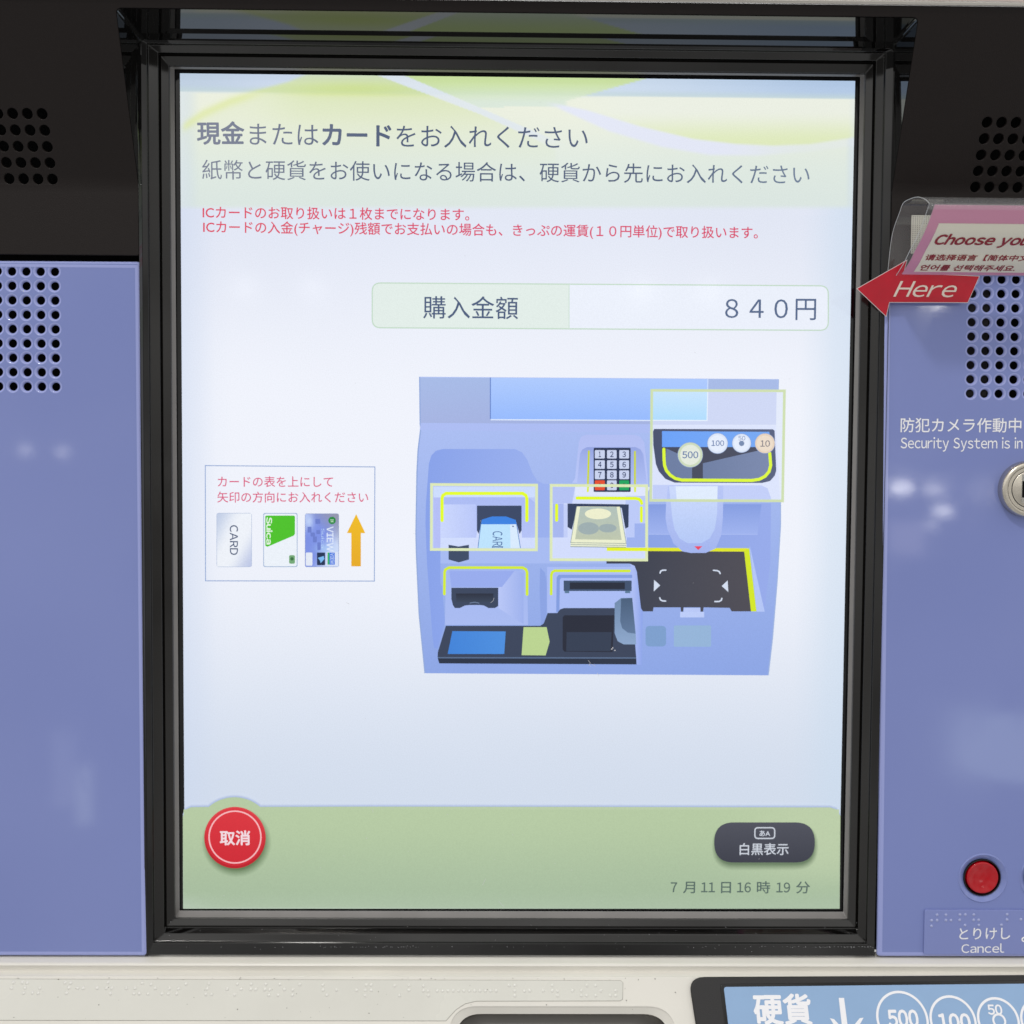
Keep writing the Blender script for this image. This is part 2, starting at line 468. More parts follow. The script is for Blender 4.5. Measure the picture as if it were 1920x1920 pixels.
# ---- display
X0, X1 = SCREEN.px(341, 900)[0], SCREEN.px(1589.5, 900)[0]
lcd_l = -135.0; lcd_r = 135.0; lcd_t = 168.75; lcd_b = -168.75
mb = MB()
mb.add([SCREEN(a, b, 0) for a, b in ((-142, -176), (142, -176), (142, 176), (-142, 176))], [[0, 1, 2, 3]], M['matrix'])
def backlight(x, y):
    c = mix((226, 231, 245), (241, 244, 253), sst(330, 760, y))
    c = mix(c, (212, 222, 238), sst(1000, 1520, y))
    e = 1-sst(330, 420, x); c = mix(c, (206, 218, 240), .55*e)
    c = mix(c, (205, 222, 240), .6*sst(1500, 1600, x))
    return c
nx, ny = 40, 50
g = []; fs = []; cols = []
for j in range(ny+1):
    for i in range(nx+1):
        u = lcd_l+(lcd_r-lcd_l)*i/nx; v = lcd_b+(lcd_t-lcd_b)*j/ny
        g.append(SCREEN(u, v, .02)); cols.append(emit(backlight(337+1268*i/nx, 1700-1560*j/ny)))
fs = [[j*(nx+1)+i, j*(nx+1)+i+1, (j+1)*(nx+1)+i+1, (j+1)*(nx+1)+i] for j in range(ny) for i in range(nx)]
mb.add(g, fs, M['lcd'], cols)
display = mb.build('touch_display', machine, 'portrait touch display lit up with a payment page in Japanese', color=True)

# header banner with leaf-like swooshes
U1 = [(336, 236), (380, 207), (430, 185), (480, 170), (540, 154), (575, 140)]
ST1a = [(700, 140), (800, 177), (900, 214), (1000, 258), (1040, 280)]
ST1b = [(745, 140), (820, 171), (930, 217), (1010, 251), (1060, 272)]
S2r = [(1060, 189), (1100, 178), (1195, 152), (1240, 138)]
S3l = [(1010, 188), (1100, 206), (1200, 236), (1300, 259), (1380, 268), (1450, 271), (1520, 268), (1600, 256)]
ST2b = [(1040, 200), (1140, 244), (1240, 273), (1330, 288), (1420, 289), (1520, 282), (1610, 270)]
def header(x, y):
    top = 172 + (x-340)*.0105
    strip = mix((192, 208, 226), (205, 218, 238), sst(340, 560, x)) if x < 700 else mix((205, 220, 238), (180, 202, 230), sst(1150, 1600, x))
    strip = mix(strip, mix(strip, (196, 215, 218), .7), sst(top-14, top-2, y))
    panel = mix((236, 240, 224), (224, 234, 226), sst(195, 330, y))
    panel = mix(panel, (220, 231, 226), sst(300, 385, y))
    inp = sst(top-3, top+4, y)*(.3+.7*sst(336, 378, x))*(1-.8*sst(1585, 1605, x))
    c = mix(strip, panel, inp)
    if y > top: c = mix(mix((228, 234, 244), panel, .35), c, inp)
    # left leaf
    k = sst(-4, 4, y-interp(U1, x))*(1-sst(-3, 3, x-interp([(b, a) for a, b in ST1a], y)))
    core = math.exp(-((x-660)/170)**2-((y-166)/14)**2)
    leaf = mix((215, 228, 178), (208, 226, 122), core)
    k2 = k*(1-.72*sst(178, 262, y)) * (.45+.55*sst(440, 600, x) if y > top else .85)
    k2 *= 1-.25*sst(top-2, top+8, y)
    k2 *= 1-.9*sst(240, 335, y)
    c = mix(c, leaf, k2*.86)
    edge = math.exp(-((y-interp(U1, x)-6)/9)**2)*sst(337, 350, x)*(1-sst(440, 520, x)); c = mix(c, (224, 234, 158), .6*edge)
    # pale streak between the leaves
    xa = interp([(b, a) for a, b in ST1a], y); xb = interp([(b, a) for a, b in ST1b], y)+5
    # second leaf
    if y < 200:
        s2 = sst(-3, 3, x-xb)*(1-sst(-4, 4, x-interp([(b, a) for a, b in reversed(S2r)], y)))
        c = mix(c, mix((205, 227, 152), (216, 231, 218), sst(150, 196, y)), s2*.85)
    st = sst(-3, 3, x-xa)*(1-sst(-3, 3, x-xb))*(1-sst(245, 275, y)); c = mix(c, (224, 232, 240), st*.85)
    # third leaf and its pale streak
    if x > 1010:
        u = interp(S3l, x); b = interp(ST2b, x)
        s3 = 1-sst(-3, 3, y-u)
        if y > top: c = mix(c, mix((236, 240, 228), (224, 235, 190), sst(205, 268, y)), s3*sst(1040, 1200, x)*(1-.4*sst(1590, 1603, x)))
        s4 = sst(-3, 3, y-u)*(1-sst(-4, 4, y-b))*(1-.75*sst(1330, 1540, x))*sst(1015, 1060, x)
        c = mix(c, (228, 232, 247), s4)
    return mix(c, backlight(x, y), sst(378, 391, y))
gx = Gfx()
gw = gx.w(); nx, ny = 300, 86; pts = []; vs = []
for j in range(ny+1):
    for i in range(nx+1):
        u = lcd_l+(lcd_r-lcd_l)*i/nx; v = lcd_t-53.5*j/ny
        vs.append(SCREEN(u, v, gw))
        t = j/ny
        xl = 337+1.3*t; xr = 1605-5*t
        pts.append((xl+(xr-xl)*i/nx, 139+13*i/nx+248*t))
fs = [[j*(nx+1)+i, j*(nx+1)+i+1, (j+1)*(nx+1)+i+1, (j+1)*(nx+1)+i] for j in range(ny) for i in range(nx)]
gx.mb.add(vs, fs, M['lcd'], [emit(header(*p)) for p in pts], smooth=True)
gx.build('header_banner', display)

INK = lambda x, y: mix(mix((126, 132, 150), (80, 94, 122), sst(360, 820, x)), (116, 132, 155), sst(1150, 1560, x))
gx = Gfx()
gx.text('現金', 369, 249.5, 458.5, 249.5, INK, .022)
gx.text('または', 468, 251.5, 597, 253, INK)
gx.text('カード', 604, 253, 734, 254.5, INK, .024)
gx.text('をお入れください', 743, 255.5, 1102, 258.5, INK)
gx.build('heading_text', display)
gx = Gfx(); gx.text('紙幣と硬貨をお使いになる場合は、硬貨から先にお入れください', 379, 318, 1518, 327.5, INK); gx.build('instruction_text', display)
RED = lambda x, y: mix((222, 78, 102), (218, 76, 110), sst(400, 900, x))
gx = Gfx(); gx.text('ICカードのお取り扱いは１枚までになります。', 380, 398, 880, 402.5, RED, .01); gx.build('notice_text', display)
gx = Gfx(); gx.text('ICカードの入金(チャージ)残額でお支払いの場合も、きっぷの運賃(１０円単位)で取り扱います。', 381, 427, 1421, 438, RED, .01); gx.build('notice_text', display)

# price box
gx = Gfx()
box = fillet([(698, 530.5), (1553, 536), (1553, 619.5), (698, 614.5)], 16)
gx.poly(box, (236, 241, 252))
gx.poly(fillet([(698, 530.5), (1067, 533), (1067, 617), (698, 614.5)], [16, 0, 0, 16]), (227, 238, 233))
gx.stroke(box, 2.2, (196, 220, 200), True)
gx.stroke([(1067, 533), (1067, 617)], 1.6, (206, 226, 212), False, False)
gx.text('購入金額', 793.5, 576, 971.5, 577.5, (72, 90, 124), .003)
gx.text('８４０円', 1359.5, 579.5, 1530, 580.5, (88, 106, 140), .003)
gx.build('price_box', display)

# card guide box
gx = Gfx(); z = Z(370, 860, 5.486)
def zr(x0, y0, x1, y1): (a, b), (c, d) = z((x0, y0), (x1, y1)); return a, b, c, d
gx.stroke([(385, 873), (703, 875.5), (702, 1089.5), (385.5, 1089)], 1.7, (150, 172, 214), True)
gx.text('カードの表を上にして', 408.5, 903, 624.5, 903.3, (220, 94, 130), .006)
gx.text('矢印の方向にお入れください', 407.5, 932, 690.5, 932.3, (220, 94, 130), .006)
x0, y0, x1, y1 = zr(203, 563, 557, 1110)
gx.rect(x0-.8, y0-.8, x1+.8, y1+.8, (170, 186, 216), 4)
gx.grid(x0, y0, x1, y1, 10, 14, lambda x, y: mix(mix((196, 208, 232), (240, 244, 251), sst(0, .42, ((x-x0)+(y-y0)*.5)/112)), (192, 202, 232), sst(.62, 1, ((x-x0)+(y-y0)*.6)/124)))
gx.text('CARD', 438.7, 984.5, 438.7, 1040.5, (72, 88, 120), .01, h=15.5, latin=True)
x0, y0, x1, y1 = zr(683, 563, 1027, 1110)
gx.rect(x0-.8, y0-.8, x1+.8, y1+.8, (160, 182, 214), 4); gx.rect(x0+.6, y0+.6, x1-.6, y1-.6, (238, 244, 252), 4)
gx.poly(z((700, 592), (712, 585), (995, 585), (1005, 595), (1005, 770), (995, 790), (725, 905), (705, 900), (700, 888)), (82, 196, 48))
gx.text('Suica', 505.2, 969.5, 505.2, 1021, (232, 248, 228), .03, h=11.5, latin=True)
gx.rect(*zr(945, 992, 1005, 1080), (120, 172, 122), 3); gx.circle(*z((975, 1030))[0], 3.2, (66, 118, 74))
x0, y0, x1, y1 = zr(1112, 568, 1453, 1110)
gx.rect(x0-.8, y0-.8, x1+.8, y1+.8, (140, 156, 200), 4)
def viewcol(x, y):
    a = (x-x0)/(x1-x0); b = (y-y0)/(y1-y0)
    c = mix((206, 220, 250), (128, 148, 230), clamp(.3+.9*math.sin(2.6*a+1.9*b)))
    c = mix(c, (150, 152, 176), clamp(1.2*(a-b*1.6)))
    c = mix(c, (214, 232, 255), .7*math.exp(-((a-.12)/.13)**2-((b-.15)/.14)**2))
    return mix(c, (176, 214, 250), .6*math.exp(-((a-.55)/.25)**2-((b-.66)/.1)**2))
gx.grid(x0, y0, x1, y1, 16, 24, viewcol)
for bx, by, bw, bh in ((1215, 620, 50, 50), (1225, 735, 40, 40), (1235, 860, 35, 80), (1135, 700, 40, 60), (1165, 760, 45, 40), (1190, 800, 40, 60)):
    gx.rect(*zr(bx, by, bx+bw, by+bh), (112, 130, 206), 1)
gx.circle(*z((1387, 635))[0], 7, (52, 140, 72)); gx.stroke(z((1372, 630), (1400, 630)), 1.6, (196, 228, 200)); gx.stroke(z((1376, 648), (1398, 648)), 1.6, (196, 228, 200))
gx.text('VIEW', 619, 987, 619, 1033.5, (226, 236, 255), .015, h=12.5, latin=True)
gx.text('Suica', 605.5, 990.5, 605.5, 1027.5, (186, 212, 250), 0, h=6, latin=True)
gx.rect(*zr(1117, 965, 1185, 1100), (230, 236, 248), 2)
gx.rect(*zr(1232, 965, 1315, 1095), (44, 58, 88), 1)
gx.poly(z((1240, 1020), (1300, 1000), (1308, 1030), (1270, 1075), (1262, 1045)), (128, 190, 246))
gx.rect(*zr(1330, 958, 1450, 1100), (222, 230, 248), 2)
gx.rect(*zr(1340, 965, 1362, 1090), (66, 176, 112)); gx.rect(*zr(1360, 965, 1415, 1090), (84, 128, 226))
gx.text('VIEW', 622.8, 1037.5, 622.8, 1057, (212, 226, 255), .01, h=6, latin=True)
gx.poly(z((1635, 570), (1728, 765), (1683, 765), (1683, 1107), (1585, 1107), (1585, 765), (1540, 765)), vgrad(964, (242, 192, 22), 1062, (232, 172, 24)))
gx.build('card_guide', display)

# drawing of the machine's own console
gx = Gfx(); z1 = Z(780, 700, 16/3); z2 = Z(1120, 700, 16/3); z3 = Z(780, 980, 16/3); z4 = Z(1120, 980, 16/3); z6 = Z(1220, 740, 1920/260)
body = [(787, 706.5), (1459, 711), (1457, 797), (1459, 869), (1463, 940), (1463, 985), (1456.5, 1092), (1448, 1196), (1440, 1266), (797, 1262), (786, 1150), (781, 1040), (780, 1000), (782, 885), (784, 845), (789, 803), (788, 795)]
gx.poly(body, vgrad(706, (178, 196, 246), 1266, (142, 167, 230)))
gx.stroke(body[9:]+[body[0]], 2.4, (146, 170, 220), False, False); gx.stroke(body[1:9], 2.2, (158, 180, 226), False, False)
gx.poly([(788, 708), (1457, 711.5), (1455, 796.5), (789, 793)], vgrad(708, (168, 188, 232), 796, (166, 180, 226)))
gx.poly([(920.5, 708.5), (1326.5, 711), (1324, 788), (920, 786)], vgrad(708, (176, 204, 255), 788, (152, 188, 255)))
gx.stroke([(919.5, 708), (919.5, 786)], 2, (108, 138, 206), False, False); gx.stroke([(920, 787), (1324, 789)], 2.2, (222, 234, 255), False, False); gx.stroke([(1327, 711), (1325, 790)], 2, (205, 222, 255), False, False)
gx.poly([(789, 793.5), (1456, 797), (1458, 815), (787, 806)], (174, 190, 244))
# recess
gx.poly(z1((130, 900), (155, 820), (200, 775), (270, 757), (990, 757), (1060, 790), (1110, 860), (1170, 1010), (1215, 1075), (1280, 1105), (2020, 1105), (2020, 1640), (245, 1640), (245, 2100)) + z3((262, 640), (290, 1000), (215, 1260), (180, 1250), (165, 1130), (110, 400), (95, 0)) + z1((100, 1300),),
        hgrad(795, (136, 162, 234), 1100, (164, 184, 242)))
gx.poly(z1((245, 1642), (1560, 1642), (1900, 1642), (1900, 1900), (245, 1900)), (168, 188, 243))
# keypad alcove
gx.poly(z1((1560, 1095), (1590, 1050), (1600, 950), (1628, 690), (1650, 635), (1700, 615)) + z2((370, 615), (430, 635), (468, 690), (500, 1000), (505, 1110)), vgrad(815, (180, 192, 244), 908, (186, 200, 250)))
gx.poly(z1((1610, 1105), (1640, 800), (1665, 760), (1710, 738)) + z2((380, 738), (430, 760), (460, 810), (495, 1105)), vgrad(838, (150, 166, 226), 868, (176, 192, 246)))
gx.stroke([(1104, 846), (1101.8, 921)], 3.6, (206, 216, 58)); gx.stroke([(1190.3, 847), (1190.3, 921)], 3.6, (206, 216, 58))
# right-hand recess, flap
gx.poly(z2((510, 1310), (1640, 1300), (1735, 1300), (1727, 1900)) + z4((1690, 700), (1670, 885), (1525, 225)) + z2((1515, 1745), (510, 1745)), hgrad(1215, (140, 164, 230), 1440, (152, 172, 236)))
gx.poly(z2((510, 1310), (1640, 1310), (1600, 1605), (510, 1605)), vgrad(945, (134, 158, 226), 1001, (160, 180, 240)))
gx.stroke(z2((510, 1609), (1600, 1609)), 1.4, (172, 190, 244), False, False)
# highlighted coin area
gx.poly([(1221.5, 732), (1470, 733), (1466, 938), (1219, 937)], (229, 236, 252))
gx.poly(z2((553, 183), (1790, 190), (1785, 515), (550, 515)), (208, 217, 246))
gx.poly(z2((553, 183), (1098, 186), (1092, 468), (553, 468)), vgrad(734, (202, 230, 255), 788, (178, 222, 255)))
gx.stroke(z2((553, 470), (1095, 472), (1102, 186)), 2, (232, 242, 255), False, False)
gx.poly(z2((550, 517), (1785, 520), (1825, 1275), (530, 1270)), (222, 230, 254))
gx.poly(z2((553, 1115), (1640, 1120), (1700, 1150), (1735, 1250), (1735, 1265), (553, 1265)), (196, 208, 250))
gx.poly(z6((30, 510), (48, 475), (1690, 480), (1712, 500), (1735, 1050), (1715, 1120), (1650, 1195), (1540, 1222), (330, 1218), (200, 1165), (110, 1060), (70, 960), (35, 700)), hgrad(1222, (76, 84, 112), 1455, (88, 98, 128)))
gx.poly(z6((155, 505), (1640, 515), (1660, 725), (155, 725)), hgrad(1240, (110, 164, 250), 1440, (120, 170, 244)))
gx.poly(z6((155, 727), (1660, 727), (1668, 1000), (1560, 1170), (300, 1170), (180, 1000)), (74, 78, 96))
gx.poly(z6((215, 745), (570, 905), (570, 1170), (430, 1170), (280, 1100), (195, 980)), (112, 128, 164))
gx.poly(z6((720, 950), (1440, 785), (1655, 745), (1665, 1000), (1560, 1160), (1400, 1172), (720, 1172)), hgrad(1317, (112, 128, 164), 1440, (124, 138, 174)))
gx.stroke(z6((180, 755), (183, 900), (190, 980), (215, 1050), (270, 1115), (340, 1160), (430, 1182), (1400, 1187), (1500, 1172), (1580, 1130), (1635, 1065), (1658, 980), (1645, 812)), 5.8, (224, 250, 62))
for cx, cy, r, co, ci in ((545, 833, 170, (206, 220, 190), (230, 236, 224)), (923, 675, 138, (222, 232, 250), (232, 240, 255)), (1255, 672, 127, (222, 232, 250), (232, 240, 255)), (1578, 675, 135, (232, 212, 190), (238, 222, 204))):
    x, y = z6((cx, cy))[0]; k = 1920/260
    gx.circle(x, y, r/k+.8, (150, 170, 214)); gx.circle(x, y, r/k, co); gx.circle(x, y, r/k*.82, ci)
CI = (82, 112, 166)
x, y = z6((545, 833))[0]; gx.text('500', x-15, y, x+15, y, CI, .012, latin=True)
x, y = z6((925, 672))[0]; gx.text('100', x-12, y, x+12, y, CI, .012, latin=True)
x, y = z6((1258, 603))[0]; gx.text('50', x-6.5, y, x+6.5, y, CI, latin=True)
x, y = z6((1255, 675))[0]; gx.circle(x, y, 5, (120, 140, 176))
x, y = z6((1580, 677))[0]; gx.text('10', x-9, y, x+9, y, (122, 118, 128), .012, latin=True)
# flap
gx.poly(z2((705, 1122), (1255, 1122), (1255, 1310), (1252, 1450), (1235, 1620), (1180, 1750), (1080, 1795), (930, 1795), (850, 1780), (760, 1700), (700, 1560), (680, 1450), (685, 1310)), vgrad(912, (186, 200, 248), 1036, (168, 186, 242)))
gx.poly(z2((715, 1128), (1200, 1128), (1195, 1400), (1170, 1560), (1120, 1650), (1040, 1697), (900, 1697), (820, 1650), (770, 1560), (745, 1430)), vgrad(912, (206, 220, 254), 1018, (182, 202, 248)))
gx.poly(z2((780, 1128), (1200, 1128), (1197, 1262), (792, 1262)), (226, 238, 255))
# reader tray
gx.stroke(z2((85, 1757), (1500, 1765)), 6.6, (226, 232, 36), False, False)
gx.poly(z4((1465, 288), (1515, 250), (1588, 885), (1533, 885)), (214, 232, 36))
gx.poly(z4((1520, 230), (1670, 888), (1590, 888)), (182, 200, 248))
gx.poly(z4((90, 280), (1465, 288), (1533, 885), (1340, 885), (1320, 850), (1060, 845), (1055, 888), (1030, 888), (1027, 845), (860, 845), (855, 888), (835, 888), (830, 845), (560, 845), (553, 885), (455, 885), (430, 850), (390, 480), (370, 430), (320, 408), (90, 408)), hgrad(1137, (58, 64, 80), 1400, (80, 78, 86)))
gx.poly(z2((680, 1450), (1252, 1450), (1235, 1620), (1180, 1750), (1080, 1795), (930, 1795), (850, 1780), (760, 1700), (700, 1560)), vgrad(980, (176, 192, 244), 1036, (164, 182, 240)))
gx.poly(z2((748, 1450), (1190, 1450), (1170, 1560), (1120, 1650), (1040, 1697), (900, 1697), (820, 1650), (770, 1560)), vgrad(970, (192, 210, 250), 1018, (182, 202, 248)))
gx.poly(z2((966, 1728), (1046, 1728), (1007, 1766)), (236, 72, 98))
gx.poly(z4((825, 890), (1065, 890), (1065, 945), (825, 945)), (190, 206, 250)); gx.poly(z4((862, 850), (1026, 850), (1026, 892), (862, 892)), (186, 202, 248))
W_ = (214, 224, 242)
for s_ in (((625, 502), (632, 482), (652, 474), (682, 473)), ((1158, 475), (1195, 478), (1216, 488), (1225, 507)), ((622, 750), (630, 770), (650, 780), (680, 782)), ((1172, 787), (1215, 786), (1236, 774), (1242, 755))):
    gx.stroke(z4(*s_), 2.6, W_)
gx.poly(z4((565, 570), (626, 625), (562, 686)), W_); gx.poly(z4((1300, 576), (1240, 632), (1306, 691)), W_)
gx.rect(*(z4((480, 1030))[0]+z4((685, 1235))[0]), (126, 160, 206), 8); gx.rect(*(z4((762, 1025))[0]+z4((1135, 1238))[0]), (150, 182, 218), 3)
# note slot highlight
gx.rect(1031, 908, 1214, 1051, (212, 222, 254)); gx.poly(z1((1365, 1135), (1590, 1135), (1560, 1300), (1365, 1300)), (182, 196, 246)); gx.poly(z1((1368, 1302), (1475, 1302), (1475, 1640), (1368, 1640)), (168, 184, 240)); gx.poly(z1((1475, 1310), (1515, 1310), (1515, 1640), (1475, 1640)), (196, 208, 250))
gx.poly(z1((1590, 1135), (2340, 1135), (2300, 1225), (1590, 1225)), (226, 233, 255)); gx.poly(z2((280, 1225), (478, 1225), (478, 1500), (370, 1640), (280, 1640)), (190, 204, 250)); gx.poly(z2((370, 1500), (478, 1500), (478, 1740), (290, 1740), (290, 1640), (370, 1640)), (160, 180, 240))
gx.stroke([(1104-1.6, 912), (1101.8, 921)], 3.6, (224, 240, 52)); gx.stroke([(1190.3, 912), (1190.3, 921)], 3.6, (224, 240, 52))
gx.poly([(1064, 944), (1178.5, 945.6), (1178, 988), (1172, 991), (1165, 952), (1082, 951), (1072, 993), (1064, 988)], (56, 68, 96))
gx.stroke(z1((1610, 1247),) + z2((380, 1250), (415, 1258), (435, 1278), (441, 1300)), 5.8, (230, 252, 40)); gx.stroke(z1((1405, 1318), (1405, 1468)), 5.8, (230, 252, 40)); gx.stroke(z2((438, 1343), (438, 1478)), 5.2, (230, 252, 40))
# keypad
gx.rect(1112.8, 839.7, 1182, 922.3, (50, 60, 88), 2)
for r_, (ya, yb) in enumerate(((844, 859.7), (863, 879), (882, 898.4), (900.6, 919))):
    for c_, (xa, xb) in enumerate(((1115, 1133.6), (1137.8, 1155.8), (1160.7, 1179))):
        k = (232, 84, 54) if (r_, c_) == (3, 0) else (34, 168, 98) if (r_, c_) == (3, 2) else (204, 214, 242)
        gx.rect(xa, ya, xb, yb, k, 2)
        if r_ < 3: d = str(r_*3+c_+1); m_ = (xa+xb)/2; hw = 3.3 if d != '1' else 2.2; gx.text(d, m_-hw, (ya+yb)/2, m_+hw, (ya+yb)/2, (48, 62, 104), .02, h=10.5, latin=True)
        else: gx.text('0' if c_ == 1 else '・', (xa+xb)/2-3.3, (ya+yb)/2, (xa+xb)/2+3.3, (ya+yb)/2, (74, 64, 74), .01)
gx.stroke([(1033.3, 909.8), (1212, 910.8), (1211.8, 1049.5), (1033, 1049)], 5.2, (222, 234, 186), True)
# notes
gx.poly([(1069.7, 1017), (1173.6, 1019), (1173.4, 1025.8), (1069.2, 1024.2)], (236, 240, 212)); gx.stroke([(1069.5, 1020.5), (1173.4, 1022.5)], 1, (130, 150, 150), False, False); gx.stroke([(1069.2, 1024.6), (1173.4, 1026)], 1.2, (110, 130, 150), False, False)
gx.poly([(1081, 949.4), (1162, 950), (1173.6, 1018.5), (1069.7, 1017)], (238, 241, 210)); gx.stroke([(1081, 949.4), (1069.7, 1017), (1173.6, 1018.8), (1162, 950)], 1, (140, 156, 150), False, False)
gx.poly([(1087.5, 950.3), (1155.6, 950.3), (1165, 1012), (1078, 1011)], vgrad(950, (180, 196, 190), 1012, (192, 200, 176)))
gx.circle(1120.7, 963.3, 24.5, (240, 241, 208), 10); gx.circle(1103, 990.5, 19.5, (160, 176, 178), 11.5); gx.circle(1139, 990, 16.5, (160, 176, 178), 8)
gx.stroke(z2((92, 1757), (500, 1759)), 6.4, (232, 244, 30), False, False)
# card slot highlight
gx.rect(808, 907, 1006.5, 1031, (190, 204, 250)); gx.poly(z1((178, 1135), (1188, 1135), (1188, 1240), (178, 1240)), (206, 222, 255)); gx.poly(z1((178, 1240), (245, 1240), (245, 1745), (178, 1745)), (182, 192, 248))
gx.poly(z1((245, 1238), (1120, 1238), (1190, 1290), (1190, 1640), (245, 1640)), vgrad(932, (172, 188, 244), 1007, (182, 196, 248)))
gx.poly(z1((245, 1310), (598, 1310), (604, 1640), (245, 1640)), hgrad(826, (204, 216, 254), 892, (186, 200, 250)))
gx.poly(z1((245, 1642), (1190, 1642), (1190, 1745), (245, 1745)), (210, 222, 255))
gx.poly(z1((604, 1640), (610, 1560), (1055, 1560), (1060, 1640), (1050, 1745), (604, 1745)), (212, 222, 254))
gx.poly(z1((610, 1322), (1055, 1322), (1055, 1570), (1035, 1605), (1000, 1480), (660, 1470), (628, 1605), (610, 1570)), (58, 72, 102))
gx.poly(z1((655, 1480), (1000, 1480), (1045, 1745), (620, 1745)), (190, 228, 255)); gx.poly(z1((940, 1508), (1002, 1508), (1038, 1745), (945, 1745)), (218, 236, 255)); gx.stroke(z1((650, 1500), (620, 1745)), 1.2, (70, 120, 190), False, False); gx.stroke(z1((1004, 1500), (1044, 1745)), 1.2, (70, 120, 190), False, False)
gx.poly(z1((652, 1508), (658, 1462), (760, 1430), (900, 1430), (998, 1465), (1005, 1508)), (60, 130, 226)); gx.poly(z1((960, 1535), (968, 1518), (982, 1535)), (50, 70, 130))
gx.text('CAR', 932.8, 995.8, 932.8, 1023.2, (52, 86, 150), 0, h=18.5, latin=True)
gx.stroke([(923.6, 1026.6), (923.6, 1025), (942, 1025), (942, 1026.6)], 2, (52, 86, 150), False, False)
gx.stroke(z1((262, 1470), (262, 1250), (270, 1220), (302, 1200), (1066, 1200), (1098, 1220), (1108, 1250), (1108, 1470)), 6, (230, 254, 40))
sh = z1((327, 1712), (428, 1730), (530, 1712), (530, 1860), (428, 1888), (327, 1860)); gx.poly(sh, (60, 75, 102))
gx.stroke([(809.5, 908.3), (1006, 909.5), (1005.5, 1030.5), (809, 1029.8)], 5.2, (222, 234, 186), True)
gx.stroke([(1221.5, 732.2), (1469.5, 733.2), (1466, 939), (1219.3, 938)], 5, (208, 224, 178), True)
# lower left funnel
gx.poly(z3((300, 470), (1110, 470), (1120, 1020), (290, 1020)), vgrad(1068, (164, 184, 242), 1170, (170, 188, 242)))
gx.poly(z3((335, 480), (985, 480), (860, 640), (355, 640)), (152, 172, 238)); gx.poly(z3((985, 480), (1075, 500), (1075, 1010), (975, 950), (825, 850), (825, 640), (860, 640)), hgrad(935, (186, 200, 248), 982, (158, 178, 238)))
gx.poly(z3((355, 648), (822, 648), (822, 830), (790, 850), (725, 850), (680, 825), (640, 820), (540, 820), (490, 825), (440, 850), (390, 850), (370, 820), (355, 760)), (58, 70, 94)); gx.poly(z3((400, 705), (775, 705), (770, 790), (405, 790)), vgrad(1112, (40, 46, 62), 1128, (56, 68, 88))); gx.stroke(z3((540, 800), (585, 792), (630, 800)), 1.6, (112, 130, 160))
gx.stroke(z3((285, 710), (287, 495), (295, 468), (330, 447), (1065, 447), (1098, 465), (1110, 495), (1110, 715)), 5.2, (212, 236, 54))
gx.poly(z3((1240, 445), (1290, 500), (1305, 600), (1305, 900), (1285, 1000), (1250, 1020), (1235, 700)), (140, 164, 228))
gx.poly(z3((1310, 440), (2180, 440), (2190, 860), (1310, 900)), (172, 190, 246))
gx.poly(z3((1400, 890), (1405, 545), (1425, 518), (2160, 518), (2160, 550), (1450, 550), (1437, 570), (1432, 890)), (132, 158, 224))
gx.stroke(z3((1350, 710), (1352, 520), (1362, 492), (1385, 478), (2130, 480)), 5, (212, 236, 54))
gx.rect(1056.6, 1088, 1183.7, 1107.5, (66, 84, 112)); gx.rect(1068, 1091.5, 1171, 1104, (42, 48, 62)); gx.rect(1058.5, 1107, 1067, 1111.5, (92, 122, 152)); gx.rect(1171.5, 1107, 1181, 1111.5, (92, 122, 152))
gx.poly(z4((325, 408), (370, 430), (392, 490), (432, 850), (450, 885), (440, 1420), (390, 1412), (345, 740), (345, 470)), hgrad(1186, (176, 192, 246), 1205, (140, 164, 234)))
gx.poly(z3((300, 1027), (1240, 1027), (1275, 1005), (1315, 900), (1410, 900), (1440, 862), (1480, 850)) + z4((345, 850), (385, 1340), (388, 1412)) + z3((235, 1402), (218, 1340), (220, 1290)), (60, 70, 92))
gx.poly(z3((1465, 940), (1485, 922)) + z4((165, 922), (150, 1290)) + z3((1480, 1285), (1465, 1260)), (42, 46, 60)); gx.poly(z3((1505, 1090)) + z4((140, 1090), (130, 1280)) + z3((1500, 1280)), (54, 64, 84))
gx.poly(z3((365, 1080), (897, 1083), (882, 1308), (318, 1308)), hgrad(840, (66, 132, 218), 948, (78, 144, 224))); gx.poly(z3((1075, 1040), (1305, 1040), (1335, 1185), (1295, 1322), (1055, 1320)), (188, 213, 146))
gx.poly(z3((218, 1352)) + z4((386, 1352), (388, 1412)) + z3((235, 1402)), (46, 54, 72)); gx.stroke(z3((220, 1345)) + z4((385, 1348)), 2.4, (92, 112, 144), False, False)
gx.poly(z4((170, 800), (235, 750), (345, 748), (380, 1100), (385, 1212), (260, 1212), (200, 1180), (170, 1100)), vgrad(1120, (112, 138, 172), 1207, (142, 168, 204))); gx.poly(z4((235, 755), (345, 748), (378, 1105), (300, 1095), (245, 1050), (225, 980)), vgrad(1121, (74, 96, 124), 1187, (98, 122, 156)))
gx.build('console_drawing', display)

